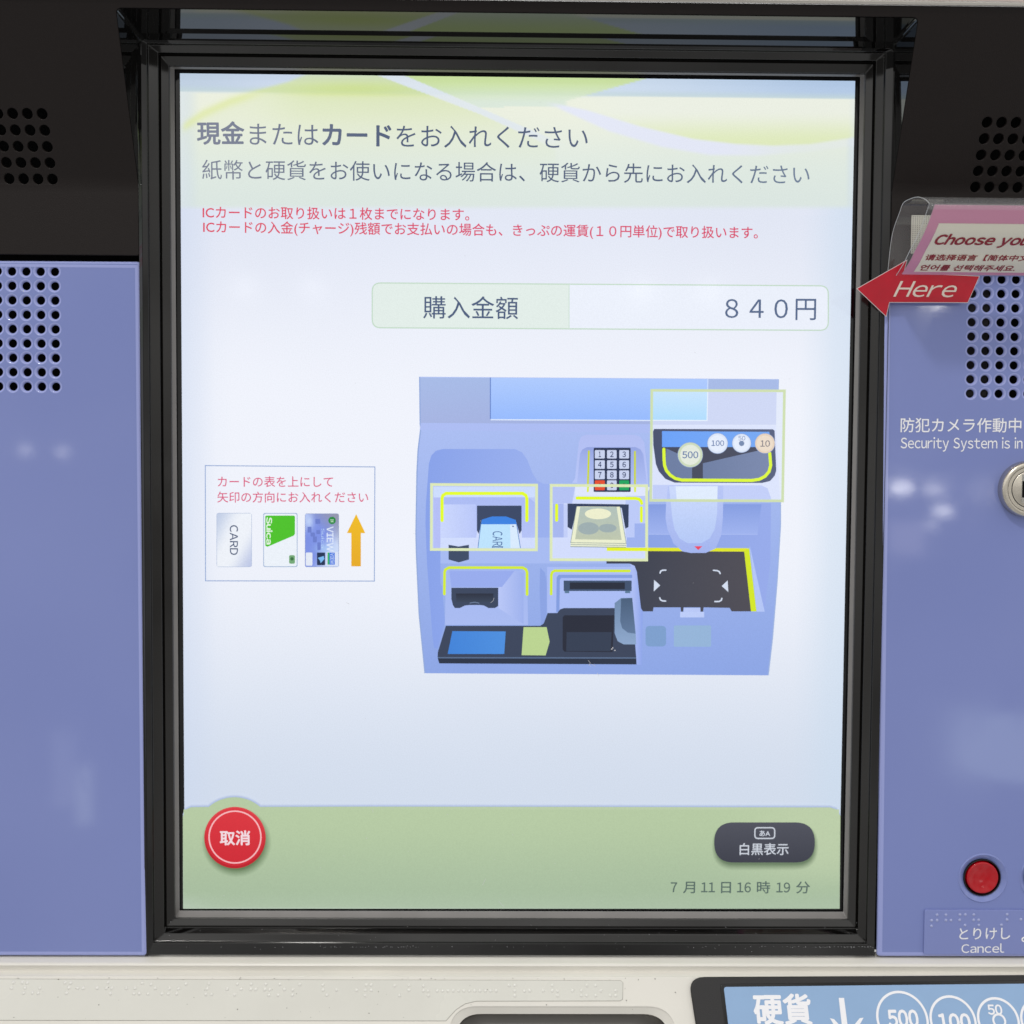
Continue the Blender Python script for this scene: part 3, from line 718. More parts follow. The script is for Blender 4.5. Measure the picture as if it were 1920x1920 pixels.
# footer
gx = Gfx()
def bump(off):
    o = [(345.5-off*.1, 1703+0), (344.5, 1530)] if off == 0 else [(345, 1702), (344, 1526)]
    R = 73+off
    a0 = math.asin(clamp((1566-1511+off)/R))
    o = [(345, 1701.5), (344.5, 1530-off), (348, 1517-off), (360, 1511.5-off)]
    for k in range(25):
        a = math.pi-a0-(math.pi-2*a0)*k/24
        o.append((441+R*math.cos(a), 1566-R*math.sin(a)))
    o += [(700, 1510.5-off), (1100, 1511-off), (1555, 1512-off), (1567, 1516-off), (1574, 1528-off), (1572.5, 1701.5)]
    return o
def footcol(x, y):
    c = mix((184, 204, 166), (169, 190, 161), sst(1520, 1700, y))
    c = mix(c, (196, 212, 176), .6*sst(1300, 1540, x)*(1-sst(1600, 1690, y)))
    return mix(c, (188, 204, 188), .7*sst(1672, 1696, y)*(.35+.65*(1-sst(345, 420, x))))
b0, b1 = bump(0), bump(5)
w_ = gx.w(); n = len(b0)
gx.mb.add([SCREEN(*SCREEN.px(*p), w_) for p in b0+b1], [[k, k+1, n+k+1, n+k] for k in range(1, n-2)], M['lcd'], gx.col((170, 186, 226), b0)+gx.col(backlight, b1))
gx.poly(b0, footcol)
gx.grid(346, 1516, 1571.5, 1698.5, 30, 12, footcol)
gx.build('footer_band', display)

gx = Gfx()
rg = lambda x, y, r: [(x+r*math.cos(2*math.pi*k/48), y+r*math.sin(2*math.pi*k/48)) for k in range(48)]
gx.glow(rg(444, 1576, 52), rg(445, 1577, 66), (104, 128, 92), footcol)
gx.circle(442, 1568.5, 57.5, lambda x, y: mix((222, 76, 82), (190, 40, 50), sst(1525, 1605, y)), n=64)
gx.circle(442, 1567.5, 54, lambda x, y: mix((222, 62, 70), (208, 48, 58), sst(1520, 1615, y)), n=64)
gx.stroke(rg(442, 1567.5, 48.5), 2.6, (250, 190, 194), True)
gx.text('取消', 413.5, 1569, 470.5, 1569, (244, 222, 228), .026)
gx.build('cancel_icon', display)
gx = Gfx()
pill = lambda x0, y0, x1, y1: fillet([(x0, y0), (x1, y0), (x1, y1), (x0, y1)], (y1-y0)*.56, 14)
gx.glow(pill(1342, 1548, 1524, 1618), pill(1333, 1540, 1533, 1630), (112, 132, 104), footcol)
gx.poly(pill(1338, 1540, 1526, 1615), vgrad(1540, (86, 88, 98), 1615, (68, 70, 80)))
gx.stroke(fillet([(1414, 1550), (1451, 1550), (1451, 1570), (1414, 1570)], 6), 2.4, (206, 212, 222), True)
gx.text('あA', 1422.5, 1560.5, 1442.5, 1560.5, (206, 212, 222), .02)
gx.text('白黒表示', 1385.5, 1590, 1477, 1590, (208, 214, 224), .012)
gx.build('contrast_icon', display)
gx = Gfx(); gx.text('7 月 11 日 16 時 19 分', 1256.5, 1661, 1517, 1661.5, (92, 110, 104), .012, h=24, latin=True, squeeze=.8); gx.build('clock_text', display)

# ---- stepped bezel round the display
def loop(l, r, t, b, Y, W=0):
    return [(P(l, 960, Y).x, P(960, t, Y).z), (P(r, 960, Y).x, P(960, t, Y).z), (P(r, 960, Y).x, P(960, b, Y).z), (P(l, 960, Y).x, P(960, b, Y).z), Y]
LP = [loop(332.5, 1596, 137, 1708, .0004), loop(332.5, 1596, 137, 1708, -.0008), loop(324, 1604.5, 132.5, 1721.5, -.0022), loop(322.3, 1606, 130, 1724, -.0046),
      loop(307, 1620.5, 112, 1737, -.0056), loop(304.5, 1623, 109, 1739.5, -.0050), loop(302.5, 1625, 106, 1752, -.0074),
      loop(284, 1640, 92, 1766, -.0086), loop(281.5, 1642.5, 89, 1769, -.0108), loop(271, 1657, 83, 1791, -.0118)]
bm = bmesh.new(); rings = []
for lp in LP:
    rings.append([bm.verts.new((x, lp[4], z_)) for x, z_ in lp[:4]])
for a, b in zip(rings, rings[1:]):
    for k in range(4): bm.faces.new([a[k], a[(k+1) % 4], b[(k+1) % 4], b[k]])
ed = [e for e in bm.edges if len(e.link_faces) == 2]
nf = set(bmesh.ops.bevel(bm, geom=ed, offset=.00022, segments=2, affect='EDGES', profile=.5)['faces'])
bmesh.ops.recalc_face_normals(bm, faces=bm.faces)
for f in bm.faces: f.smooth = f in nf
sm_ = [q.smooth for q in bm.faces]; me = bpy.data.meshes.new('bezel'); bm.to_mesh(me); bm.free(); me.set_sharp_from_angle(angle=math.radians(50)); me.polygons.foreach_set('use_smooth', sm_)
for m_ in ('gloss', 'lip', 'bezel'): me.materials.append(M[m_])
ybands = [(-.00081, .001, 0), (-.0023, -.00081, 1), (-.00462, -.0023, 0), (-.0058, -.00462, 2), (-.0087, -.0073, 2)]
for f in me.polygons:
    yy = f.center.y; k = 0
    for a, b, i in ybands:
        if a <= yy < b: k = i
    f.material_index = k
link('bezel', me, machine, 'stepped glossy black bezel framing the touch display')

# ---- hood: sloping black fascia with speaker holes, and the recess behind it
hL0, hR0 = HOOD.px(259, 353)[0], HOOD.px(1676, 353)[0]
hL1, hR1 = HOOD.px(218.5, 22)[0], HOOD.px(1720, 34)[0]
hL = (hL0+hL1)/2; hR = (hR0+hR1)/2
vT = HOOD.px(960, 24)[1]; vTop = HOOD.px(1280, 5.5)[1]
EXT = 330
vL, vR = (STRIP.px(960, y)[1]-zc*1000 for y in (485.5, 502))
outline = fillet([(-EXT, vL), (hL, vL), (hL, vT), (hR, vT), (hR, vR), (EXT, vR), (EXT, vTop), (-EXT, vTop)], [0, .8, 2.2, 2.2, .8, 0, 0, 0])
holes = []
a = HOOD.px(80, 214); b = HOOD.px(97, 336); dv = (b[1]-a[1])/4; pu = HOOD.px(97, 336)[0]-HOOD.px(43, 336)[0]; pu /= 2
ue = (a[0]+b[0])/2
for r_ in range(5):
    for c_ in range(9): holes.append(ring((ue-c_*pu, a[1]+dv*r_), 2.0))
a = HOOD.px(1849, 230); b = HOOD.px(1830.5, 351); dv = (b[1]-a[1])/4; ue = (a[0]+b[0])/2
for r_ in range(5):
    for c_ in range(9): holes.append(ring((ue+c_*pu, a[1]+dv*r_), 2.0))
plate('upper_fascia', BENT, [outline]+holes, 1.4, .25, M['fascia'], machine, 'black textured fascia leaning out above the display with rows of speaker holes', cuts=[-3.2+.8*k for k in range(9)])
# dark grilles behind the holes
for x0, x1 in ((-EXT, hL-2), (hR+2, EXT)):
    mb = MB(); mb.add([HOOD(x0, -8, -9), HOOD(x1, -8, -9), HOOD(x1, vTop-2, -6), HOOD(x0, vTop-2, -6)], [[0, 1, 2, 3]], M['dark'])
    mb.build('speaker_backing', machine)
# recess lining
fr = [HOOD(*p, -.15) for p in fillet([(hL+.15, 0), (hL+.15, vT-.15), (hR-.15, vT-.15), (hR-.15, 0)], [0, 2.2, 2.2, 0])]
zb = P(960, 1794, -.0118).z
o9 = LP[-1]
bl, br, bt, bb = o9[0][0], o9[1][0], o9[0][1], o9[2][1]
bk = [Vector((x*.001, -.0116, v*.001)) for x, v in fillet([(bl*1000, zc*1000), (bl*1000, bt*1000), (br*1000, bt*1000), (br*1000, zc*1000)], [0, 1.6, 1.6, 0])]
ml, mr, mt = P(262, 960, -.0165).x, P(1660, 960, -.0165).x, P(960, 70, -.0165).z
mid = [Vector((x*.001, -.0165 if v > zc*1000+1 else -.0128, v*.001)) for x, v in fillet([(ml*1000, zc*1000), (ml*1000, mt*1000), (mr*1000, mt*1000), (mr*1000, zc*1000)], [0, 1.8, 1.8, 0])]
sL = hL*.001; sR = hR*.001
lw = Vector((sL, Y_STRIP+.0004, P(960, 1794, -.012).z)); rw = Vector((sR, Y_STRIP+.0004, lw.z))
mid[0] = fr[0].lerp(bk[0], .5); mid[-1] = fr[-1].lerp(bk[-1], .5)
f00 = [HOOD(*p, -.35) for p in fillet([(hL-.1, 0), (hL-.1, vT+.1), (hR+.1, vT+.1), (hR+.1, 0)], [0, 2.2, 2.2, 0])]
mb = MB(); n = len(fr)
mb.add(f00+fr, [[k, k+1, n+k+1, n+k] for k in range(n-1)], M['gloss'])
mb.add(fr+mid+bk, [[k, k+1, n+k+1, n+k] for k in range(n-1)]+[[n+k, n+k+1, 2*n+k+1, 2*n+k] for k in range(n-1)], M['gloss'])
for s_, q, x in ((0, lw, bl), (1, rw, br)):
    f0 = fr[0] if s_ == 0 else fr[-1]
    mb.add([(f0.x, f0.y, zc), (q.x, Y_PANEL+.0002, q.z), (x, -.0116, q.z), (x, -.0116, zc)], [[0, 1, 2, 3]], M['gloss'])
mb.build('recess_lining', machine, 'glossy black lining of the recess mirroring the display', sharp=35)
# top trim and the pale panel above it
tp = Frame(HOOD(0, vTop+.15, .9), ey=HOOD.ey)
plate('top_trim', tp, [[(-EXT, 0), (EXT, 0), (EXT, 1.5), (-EXT, 1.5)]], 6, .5, M['silver'], machine)
plate('header_panel', tp, [[(-EXT, 1.6), (EXT, 1.6), (EXT, 60), (-EXT, 60)]], 5, .5, M['pink_panel'], machine)

# ---- lavender side panels
def grid_holes(pts, rows, r):
    return [ring(p, r) for p in pts]
a = PANEL.px(22, 508.3); b = PANEL.px(103, 725); pu = (PANEL.px(103, 725)[0]-PANEL.px(22.7, 725)[0])/3; dv = (b[1]-a[1])/8
ur = (PANEL.px(102.3, 508)[0]+b[0])/2
HL = [ring((ur-pu*c_, a[1]+dv*r_), 1.62) for r_ in range(9) for c_ in range(10)]
lx = 2
left_panel = plate('side_panel', PANEL, [fillet([(-EXT+10, PANEL.px(0, 1793)[1]), PANEL.px(275.5, 1793), PANEL.px(263, 490), (-EXT+10, PANEL.px(0, 490)[1])], [0, 1.6, 1.6, 0])]+HL, 2, .95, M['lavender'], machine, 'lavender side panel left of the display with a square grid of speaker holes', res=3, edge=M['lav_edge_and_sheen'])
a = PANEL.px(1826, 523); b = PANEL.px(1820, 737.7); pu = (PANEL.px(1901, 737.7)[0]-b[0])/3; dv = (PANEL.px(1820, 737.7)[1]-PANEL.px(1824.5, 550)[1])/7
ul = (b[0]+PANEL.px(1825, 550)[0])/2
HR = [ring((ul+pu*c_, b[1]-dv*r_), 1.62) for r_ in range(9) for c_ in range(10)]
BUT = PANEL.px(1843, 1646.5); BUT2 = PANEL.px(1957.5, 1646.5); LOCK = PANEL.px(1923, 917)
right_panel = plate('side_panel', PANEL, [fillet([PANEL.px(1644.5, 1794), (EXT-10, PANEL.px(1644, 1794)[1]), (EXT-10, PANEL.px(1660, 506)[1]), PANEL.px(1660.5, 506)], [1.6, 0, 0, 1.6])]+HR+[ring(BUT, 9.2, 64), ring(BUT2, 9.2, 64)], 2, .95, M['lavender'], machine, 'lavender side panel right of the display with lock, red button and white lettering', res=3, edge=M['lav_edge_and_sheen'])
for x0, x1 in ((-EXT+12, PANEL.px(275, 700)[0]+1.5), (PANEL.px(1644, 700)[0]-1.5, EXT-12)):
    mb = MB(); mb.add([PANEL(x0, -184, -7), PANEL(x1, -184, -7), PANEL(x1, 112, -7), PANEL(x0, 112, -7)], [[0, 1, 2, 3]], M['dark'])
    mb.build('panel_backing', machine)
# grey speaker cloth behind the inner columns of the right grid
mb = MB(); mb.add([PANEL(ul-4, 20, -5.2), PANEL(ul+pu*1.5, 20, -5.2), PANEL(ul+pu*1.5, 100, -5.2), PANEL(ul-4, 100, -5.2)], [[0, 1, 2, 3]], M['cloth'])
mb.build('speaker_cloth', machine)

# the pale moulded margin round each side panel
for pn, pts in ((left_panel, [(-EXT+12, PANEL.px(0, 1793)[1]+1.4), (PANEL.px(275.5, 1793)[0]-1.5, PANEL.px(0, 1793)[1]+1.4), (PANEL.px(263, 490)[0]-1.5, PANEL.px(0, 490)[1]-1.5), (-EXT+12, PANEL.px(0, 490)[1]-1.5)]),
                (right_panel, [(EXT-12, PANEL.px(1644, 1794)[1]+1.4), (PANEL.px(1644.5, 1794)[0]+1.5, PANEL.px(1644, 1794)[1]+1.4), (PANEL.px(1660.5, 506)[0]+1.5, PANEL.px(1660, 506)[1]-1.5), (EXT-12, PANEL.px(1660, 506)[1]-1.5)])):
    vs, fs = stroke_geo(pts, 1.1, False, False); mb = MB(); mb.add([PANEL(*p, .03) for p in vs], fs, M['lav_edge_and_sheen']); mb.build('panel_margin', pn)

def surf_text(mb, fr, body, x0, y0, x1, y1, m, w=.06, bold=0, hpx=None, **kw):
    v, f, tw, thh = text_geo(body, bold, **kw)
    A = Vector(fr.px(x0, y0)); B = Vector(fr.px(x1, y1)); d = B-A; sc = d.length/tw
    ex = d.normalized(); ey = Vector((-ex.y, ex.x)); sy = hpx/4.85/thh if hpx else sc
    mb.add([fr(*(A+ex*(a*sc)+ey*((b-thh/2)*sy)), w+k*.004) for a, b, k in v], f, m)
mb = MB(); surf_text(mb, PANEL, '防犯カメラ作動中', 1688.5, 797, 1915, 797.5, M['white'], bold=.008); mb.build('warning_text', right_panel)
mb = MB(); surf_text(mb, PANEL, 'Security System is in', 1688.5, 833, 1917, 833.5, M['white'], bold=.006, hpx=28, latin=True); mb.build('warning_text', right_panel)

# lock
mb = MB(); lathe(mb, PANEL, LOCK, [(11.2, 0.05), (11.2, 2.6), (11.0, 3.4), (10.5, 4.1), (9.8, 4.4), (9.1, 4.2), (8.8, 3.6)], M['brushed'], 72, cap=False)
lathe(mb, PANEL, LOCK, [(8.8, 3.6), (8.8, 3.9), (7.5, 3.9), (7.35, 3.5)], M['brushed'], 72, cap=False)
lock = mb.build('lock', machine, 'round chrome cylinder lock with an upright keyhole', sharp=40)
mb = MB(); lathe(mb, PANEL, LOCK, [(7.2, 3.4), (7.2, 4.0), (6.9, 4.2)], M['brushed'], 72)
core = mb.build('lock_core', lock, sharp=40)
mb = MB(); c = LOCK
mb.add([PANEL(c[0]+a, c[1]+b, 4.26) for a, b in ((-3.4, -3.3), (-1.6, -3.3), (-1.6, -.4), (-.9, -.4), (-.9, 1), (-1.6, 1), (-1.6, 3.2), (-3.4, 3.2))], [list(range(8))], M['dark'])
mb.add([PANEL(c[0]+a, c[1]+b, 4.25) for a, b in ((-3.6, -5.4), (-.2, -5.4), (-.2, 5.8), (-3.6, 5.8))], [[0, 1, 2, 3]], M['chrome'])
mb.build('keyhole', lock)

def push_button(cn, m, label):
    mb = MB()
    lathe(mb, PANEL, cn, [(10.1, .02), (9.7, .35), (9.2, .1), (8.0, -.9), (7.5, -1.2)], M['lavender'], 72, cap=False)
    lathe(mb, PANEL, cn, [(7.6, -1.3), (7.5, -.5), (7.2, -.4), (7.0, -.7), (6.95, -4)], M['collar'], 64, cap=False)
    o = mb.build('push_button', machine, label, sharp=50)
    mb = MB(); lathe(mb, PANEL, cn, [(6.5, -4), (6.45, -.6), (6.3, -.2), (6.0, -.05), (5.6, -.15), (4, -.6), (2, -.85), (.6, -.9)], m, 64)
    mb.build('button_cap', o, sharp=60)
push_button(BUT, M['red'], 'round red cancel button in a black collar')
M['grey_cap'] = mat('grey_button_plastic', (120, 124, 130), .2)
push_button(BUT2, M['grey_cap'], None)

# braille plate
BP = PANEL.up(.75)
x0 = BP.px(1734, 1706); x1 = BP.px(2010, 1790)
bplate = plate('braille_plate', BP, [fillet([(x0[0], x1[1]), (x1[0], x1[1]), (x1[0], x0[1]), (x0[0], x0[1])], .8)], .7, .15, M['plate'], machine, 'clear raised plate with braille and the words for cancel')
def domes(mb, fr, pts, m, r=.62, h=.34):
    for p in pts:
        lathe(mb, fr, fr.px(*p), [(r, -.02), (r*.85, h*.5), (r*.5, h*.88), (r*.12, h)], m, 12)
mb = MB(); zz = Z(1660, 1600, 6)
domes(mb, BP, zz((582, 692), (682, 692), (840, 690), (900, 690), (995, 690), (1370, 687), (520, 755), (582, 753), (682, 753), (738, 753), (836, 750), (994, 750), (1050, 750), (1370, 748), (1525, 742), (520, 818), (896, 810), (1052, 808), (1306, 805)), M['platedome'])
mb.build('braille_dots', bplate)
mb = MB(); surf_text(mb, BP, 'とりけし', 1798.5, 1751, 1894, 1750, M['white'], bold=.006); surf_text(mb, BP, 'よ', 1915, 1753, 1939, 1753, M['white'], bold=.006)
surf_text(mb, BP, 'Cancel', 1802.5, 1778, 1883, 1777.5, M['white'], bold=.006, hpx=18.5, latin=True); mb.build('plate_text', bplate)

# ---- cream console
mb = MB()
z1_ = P(960, 1796, -.012).z; z2_ = P(960, 1805, -.0165).z; z3_ = P(960, 1824, -.0168).z; z4_ = LEDGE(0, 0, 0).z
prof = [(-.006, z1_), (-.0156, z1_-.0003), (-.0163, z1_-.0006), (-.0167, z1_-.0012), (-.0156, z3_+.0008), (-.0158, z3_+.0001), (-.0180, z3_-.0002), (-.0193, z3_-.0005), (-.0199, z3_-.0011)]
sl = LEDGE(0, 0, 0) + LEDGE.ey*-.0008
prof.append((sl.y+.0006, sl.z))
vs = [(x, y, z_) for y, z_ in prof for x in (-EXT*.001, EXT*.001)]
mb.add(vs, [[2*k, 2*k+1, 2*k+3, 2*k+2] for k in range(len(prof)-1)], M['cream'], smooth=True)
console = mb.build('console', machine, 'cream plastic console stepping out below the display', sharp=50)
tray_px = [(843, 1915), (843, 2060), (1268, 2060), (1268, 1915)]
ty = LEDGE.px(1050, 1888)[1]; tl = LEDGE.px(843, 1912)[0]; tr_ = LEDGE.px(1266, 1912)[0]; tb = ty-42
tray = fillet([(tl, tb), (tr_, tb), (tr_, ty), (tl, ty)], 10.5, 10)
vtop = -.3
cp = [(1293.5, 1850), (1305, 1925)]
plate('console_face', LEDGE, [[(-EXT, -75), (EXT, -75), (EXT, vtop), (-EXT, vtop)], tray], 3, .35, M['cream'], console)
# tray rim sinking in, then the tray
mb = MB(); n = len(tray)
cx, cy = (tl+tr_)/2, (tb+ty)/2
def inset(lp, d):
    hx, hy = (tr_-tl)/2, (ty-tb)/2
    return [(cx+(x-cx)*(1-d/hx), cy+(y-cy)*(1-d/hy)) for x, y in lp]
r0, r1, r2, r3 = [LEDGE(*p, -.4) for p in tray], [LEDGE(*p, -2.2) for p in inset(tray, 2.4)], [LEDGE(*p, -3.2) for p in inset(tray, 2.9)], [LEDGE(*p, -22) for p in inset(tray, 5)]
mb.add(r0+r1, [[k, (k+1) % n, n+(k+1) % n, n+k] for k in range(n)], M['cream'], smooth=True)
mb.build('tray_rim', console)
mb = MB(); mb.add(r1+r2+r3, [[k, (k+1) % n, n+(k+1) % n, n+k] for k in range(n)]+[[n+k, n+(k+1) % n, 2*n+(k+1) % n, 2*n+k] for k in range(n)]+[list(range(2*n, 3*n))], M['grey_metal'], smooth=True)
mb.build('tray_well', console, 'steel lined well sunk in the cream console', sharp=40)

# braille tape along the console
TP = LEDGE.up(.28)
tp_px = [(-500, 1834.5), (1164, 1838.5), (1168, 1843), (1167.5, 1873), (1163, 1876.5), (893, 1877), (872, 1882), (855, 1893), (843, 1906), (836, 1914), (400, 1913.5), (-500, 1912)]
tape = plate('braille_tape', TP, [[TP.px(*p) for p in tp_px]], .27, .1, M['tape'], machine, 'clear braille tape stuck along the cream console', res=1)
mb = MB()
domes(mb, TP, Z(0, 1780, 3)((75, 187), (125, 187), (153, 190), (65, 218), (140, 218), (225, 218), (133, 246), (182, 245), (215, 247), (365, 188), (397, 190), (387, 217), (437, 217), (468, 219), (375, 247), (607, 187), (547, 219), (598, 219), (628, 219), (622, 249), (800, 190), (850, 197), (710, 219), (760, 219), (873, 220), (753, 249), (783, 249), (833, 250), (953, 221), (1005, 222), (910, 250), (947, 250), (995, 250), (1045, 195), (1175, 193), (1165, 222), (1277, 224), (1158, 253), (1190, 253), (1335, 195), (1413, 195), (1495, 196), (1575, 196), (1357, 224), (1410, 225), (1438, 225), (1490, 226), (1518, 227), (1600, 226), (1647, 228), (1320, 255), (1513, 257), (1565, 257), (1645, 257), (1685, 198), (1817, 200), (1817, 228), (1838, 258), (1893, 228)), M['dome'], .72, .3)
domes(mb, TP, Z(640, 1280, 3)(*([(140, 1700), (168, 1700), (85, 1730), (135, 1730), (168, 1730), (133, 1760), (300, 1705), (380, 1703), (380, 1730), (327, 1760), (462, 1705), (462, 1733), (488, 1733), (490, 1760), (945, 1703), (975, 1703), (975, 1733), (975, 1760), (1030, 1735), (1060, 1733), (1135, 1733), (1187, 1703), (1187, 1733), (1217, 1735), (1217, 1760), (1300, 1733), (1350, 1733), (1380, 1703), (1430, 1703), (1460, 1733), (1350, 1760), (1380, 1760), (1430, 1760), (1543, 1733), (1513, 1760), (1543, 1760)] + [(540+30*k, 1733) for k in range(12)])), M['dome'], .7, .28)
mb.build('braille_dots', tape)
vs, fs = stroke_geo([TP.px(*p) for p in tp_px], .22, True)
mb = MB(); mb.add([LEDGE(*p, .03) for p in vs], fs, M['grime'])
mb.build('grime_line', tape)

# coin panel
CF = LEDGE.up(1.6)
fr_px = fillet([(1291.5, 1831.5), (1700, 1829.5), (2150, 1826), (2150, 2150), (1340, 2150), (1306, 1925)], [26, 0, 0, 0, 20, 0])
cpanel = plate('coin_panel', CF, [[CF.px(*p) for p in fr_px]], 2.2, .6, M['frame'], machine, 'black framed panel with a light blue coin label')
CL = CF.up(-.35)
lb_px = fillet([(1357, 1850.5), (1700, 1846.5), (2150, 1842), (2150, 2110), (1392, 2110), (1366, 1925)], [5, 0, 0, 0, 10, 0])
# the label sits on a low raised step inside the frame
plate('coin_label', CF.up(.35), [[CF.up(.35).px(*p) for p in lb_px]], .5, .12, M['blue'], cpanel, 'light blue label showing which coins it takes')
rim = [CF.up(.2).px(*p) for p in fillet([(1350, 1845), (1700, 1841), (2150, 1836.5), (2150, 2115), (1388, 2115), (1359, 1925)], [7, 0, 0, 0, 10, 0])]
plate('label_rim', CF.up(.2), [rim], .5, .2, M['gloss'], cpanel)
LF = CF.up(.35)
mb = MB(); surf_text(mb, LF, '硬貨', 1412.5, 1892.5, 1521.5, 1892.5, M['white'], bold=.03)
def lpoly(pts): mb.add([LF(*LF.px(*p), .06) for p in pts], [list(range(len(pts)))], M['white'])
def lstroke(pts, wd, closed=False, w=.06):
    vs, fs = stroke_geo([LF.px(*p) for p in pts], wd, closed, False); mb.add([LF(*p, w) for p in vs], fs, M['white'])
lpoly([(1572.5, 1871), (1582.5, 1871), (1592, 1945), (1581, 1945)])
lpoly([(1556, 1909), (1564, 1911), (1588, 1938), (1612, 1909), (1619, 1908), (1591, 1962), (1587, 1962)])
for x, y, r, sq in ((1692, 1911, 46, 0), (1787, 1914, 41, 0), (1872, 1913, 37, 0), (1952, 1915, 36, 0)):
    c = LF.px(x, y); vs, fs = stroke_geo(ring(c, r/4.72, 56), .92, True); mb.add([LF(*p, .06) for p in vs], fs, M['white'])
c = LF.px(1873.5, 1914); vs, fs = stroke_geo(ring(c, 2.3, 32), .8, True); mb.add([LF(*p, .06) for p in vs], fs, M['white'])
surf_text(mb, LF, '500', 1664.5, 1909.5, 1722, 1909.5, M['white'], bold=.035, hpx=31, latin=True)
surf_text(mb, LF, '100', 1759, 1916, 1820, 1916, M['white'], bold=.035, hpx=30, latin=True)
surf_text(mb, LF, '50', 1851.5, 1893, 1879, 1893, M['white'], bold=.03, hpx=18, latin=True)
surf_text(mb, LF, '10', 1934, 1917, 1972, 1917, M['white'], bold=.035, hpx=28, latin=True)
mb.build('label_text', cpanel)

# ================================================================== LANGUAGE SIGN
sign = thing('language_sign', 'pink and cream language notice in a curled clear plastic sleeve right of the display', 'sign')
k2 = 310
edge_px = [(1750.5, 384), (1746, 398), (1737, 425), (1727, 449), (1716, 471), (1708, 489), (1700, 503), (1693, 514.5)]
prof = [P(x, y, k2/(x-960)-.446) for x, y in edge_px]
XC = sum(p.x for p in prof)/len(prof)
prof = [(p.y, p.z) for p in prof]
# refine the profile
def catmull(pp, n=6):
    o = []; q = [pp[0]]+pp+[pp[-1]]
    for i in range(len(pp)-1):
        a, b, c, d = [Vector(t) for t in q[i:i+4]]
        for j in range(n):
            t = j/n; o.append(tuple(.5*((2*b)+(c-a)*t+(2*a-5*b+4*c-d)*t*t+(3*b-a-3*c+d)*t**3)))
    return o+[tuple(pp[-1])]
prof = catmull(prof)
cum = [0]
for a, b in zip(prof, prof[1:]): cum.append(cum[-1]+(Vector(a)-Vector(b)).length)
SL = cum[-1]
def on_card(x, s, off=0):
    """x metres right of the card's left edge, s metres down the sheet from its top"""
    s = max(0, min(SL, s)); i = 0
    while i < len(cum)-2 and cum[i+1] < s: i += 1
    t = (s-cum[i])/(cum[i+1]-cum[i]); a = Vector(prof[i]); b = Vector(prof[i+1]); p = a.lerp(b, t); d = (b-a).normalized()
    nn = Vector((d.y, -d.x))            # towards the viewer
    if nn.x > 0: nn = -nn
    p = p+nn*off
    return Vector((XC+x, p.x, p.y))
WC = .115
def card_sheet(mb, x0, x1, s0, s1, m, off, n=24):
    vs = []; 
    for j in range(n+1):
        s = s0+(s1-s0)*j/n; vs += [on_card(x0, s, off), on_card(x1, s, off)]
    mb.add(vs, [[2*j, 2*j+1, 2*j+3, 2*j+2] for j in range(n)], m, smooth=True)
mb = MB(); card_sheet(mb, 0, WC, 0, SL, M['pink'], 0); card_sheet(mb, 0, WC, 0, SL, M['edge'], -.0002)
card_sheet(mb, .0038, WC-.0038, .0076, SL-.0021, M['paper'], .0001)
card = mb.build('notice_card', sign, 'cream card with a pink border and dark red lettering')
def s_at(py, px_):
    best = min(range(200), key=lambda i: abs(project(on_card(.02, SL*i/199)).y-py)); return SL*best/199
def project(p):
    q = CAM_R.transposed() @ (p-CAM_LOC); return Vector((960+F_PX*q.x/-q.z, 960-F_PX*q.y/-q.z))
def x_at(px_, s):
    a = project(on_card(0, s)).x; b = project(on_card(.05, s)).x; return .05*(px_-a)/(b-a)
def card_text(body, px0, px1, yt, yb, bold, **kw):
    v, f, tw, thh = text_geo(body, bold, **kw)
    s0, s1 = s_at(yt, px0), s_at(yb, px0); sm = (s0+s1)/2
    xa, xb = x_at(px0, sm), x_at(px1, sm)
    mb = MB(); mb.add([on_card(xa+(xb-xa)*a/tw, s1+(s0-s1)*b/thh, .0002+k*.000004) for a, b, k in v], f, M['redink'])
    mb.build('card_lettering', card)
card_text('Choose your', 1752.5, 1947, 438, 463.5, .036, latin=True, shear=.1)
card_text('请选择语言【简体中文】', 1735, 1937, 476.5, 488.5, .02)
card_text('언어를 선택해주세요.', 1725.5, 1905, 496, 507, .02)
# clear sleeve: back sheet up, over the fold, down the front
xs = XC-.0022
def sl(px_, py_, Xw):
    d = ray(px_, py_); t = (Xw-CAM_LOC.x)/d.x; q = CAM_LOC+d*t; return (q.y, q.z)
back = [(Y_STRIP-.0008, P(1675, 515, -.0135).z), (-.0146, P(1676, 496, -.0146).z), (-.018, P(1683, 440, -.018).z), (-.0255, P(1693, 398, -.0255).z), (-.0292, P(1697, 381, -.029).z), (-.036, P(1709, 373, -.036).z), (-.0435, P(1725, 369.5, -.0435).z), (-.0505, P(1738, 374, -.0505).z), (-.0545, P(1746, 382, -.0545).z)]
back = catmull(back, 5)
front = []
for j in range(25):
    q = on_card(0, SL*j/24, .0005); front.append((q.y, q.z))
path = back+front[1:]
mb = MB(); vs = []
for y, z_ in path: vs += [(xs, y, z_), (XC+WC+.002, y, z_)]
nb = len(back)
mb.add(vs, [[2*j, 2*j+1, 2*j+3, 2*j+2] for j in range(nb)], M['clear'], smooth=True)
mb.add(vs, [[2*j, 2*j+1, 2*j+3, 2*j+2] for j in range(nb, len(path)-1)], M['clearfront'], smooth=True)
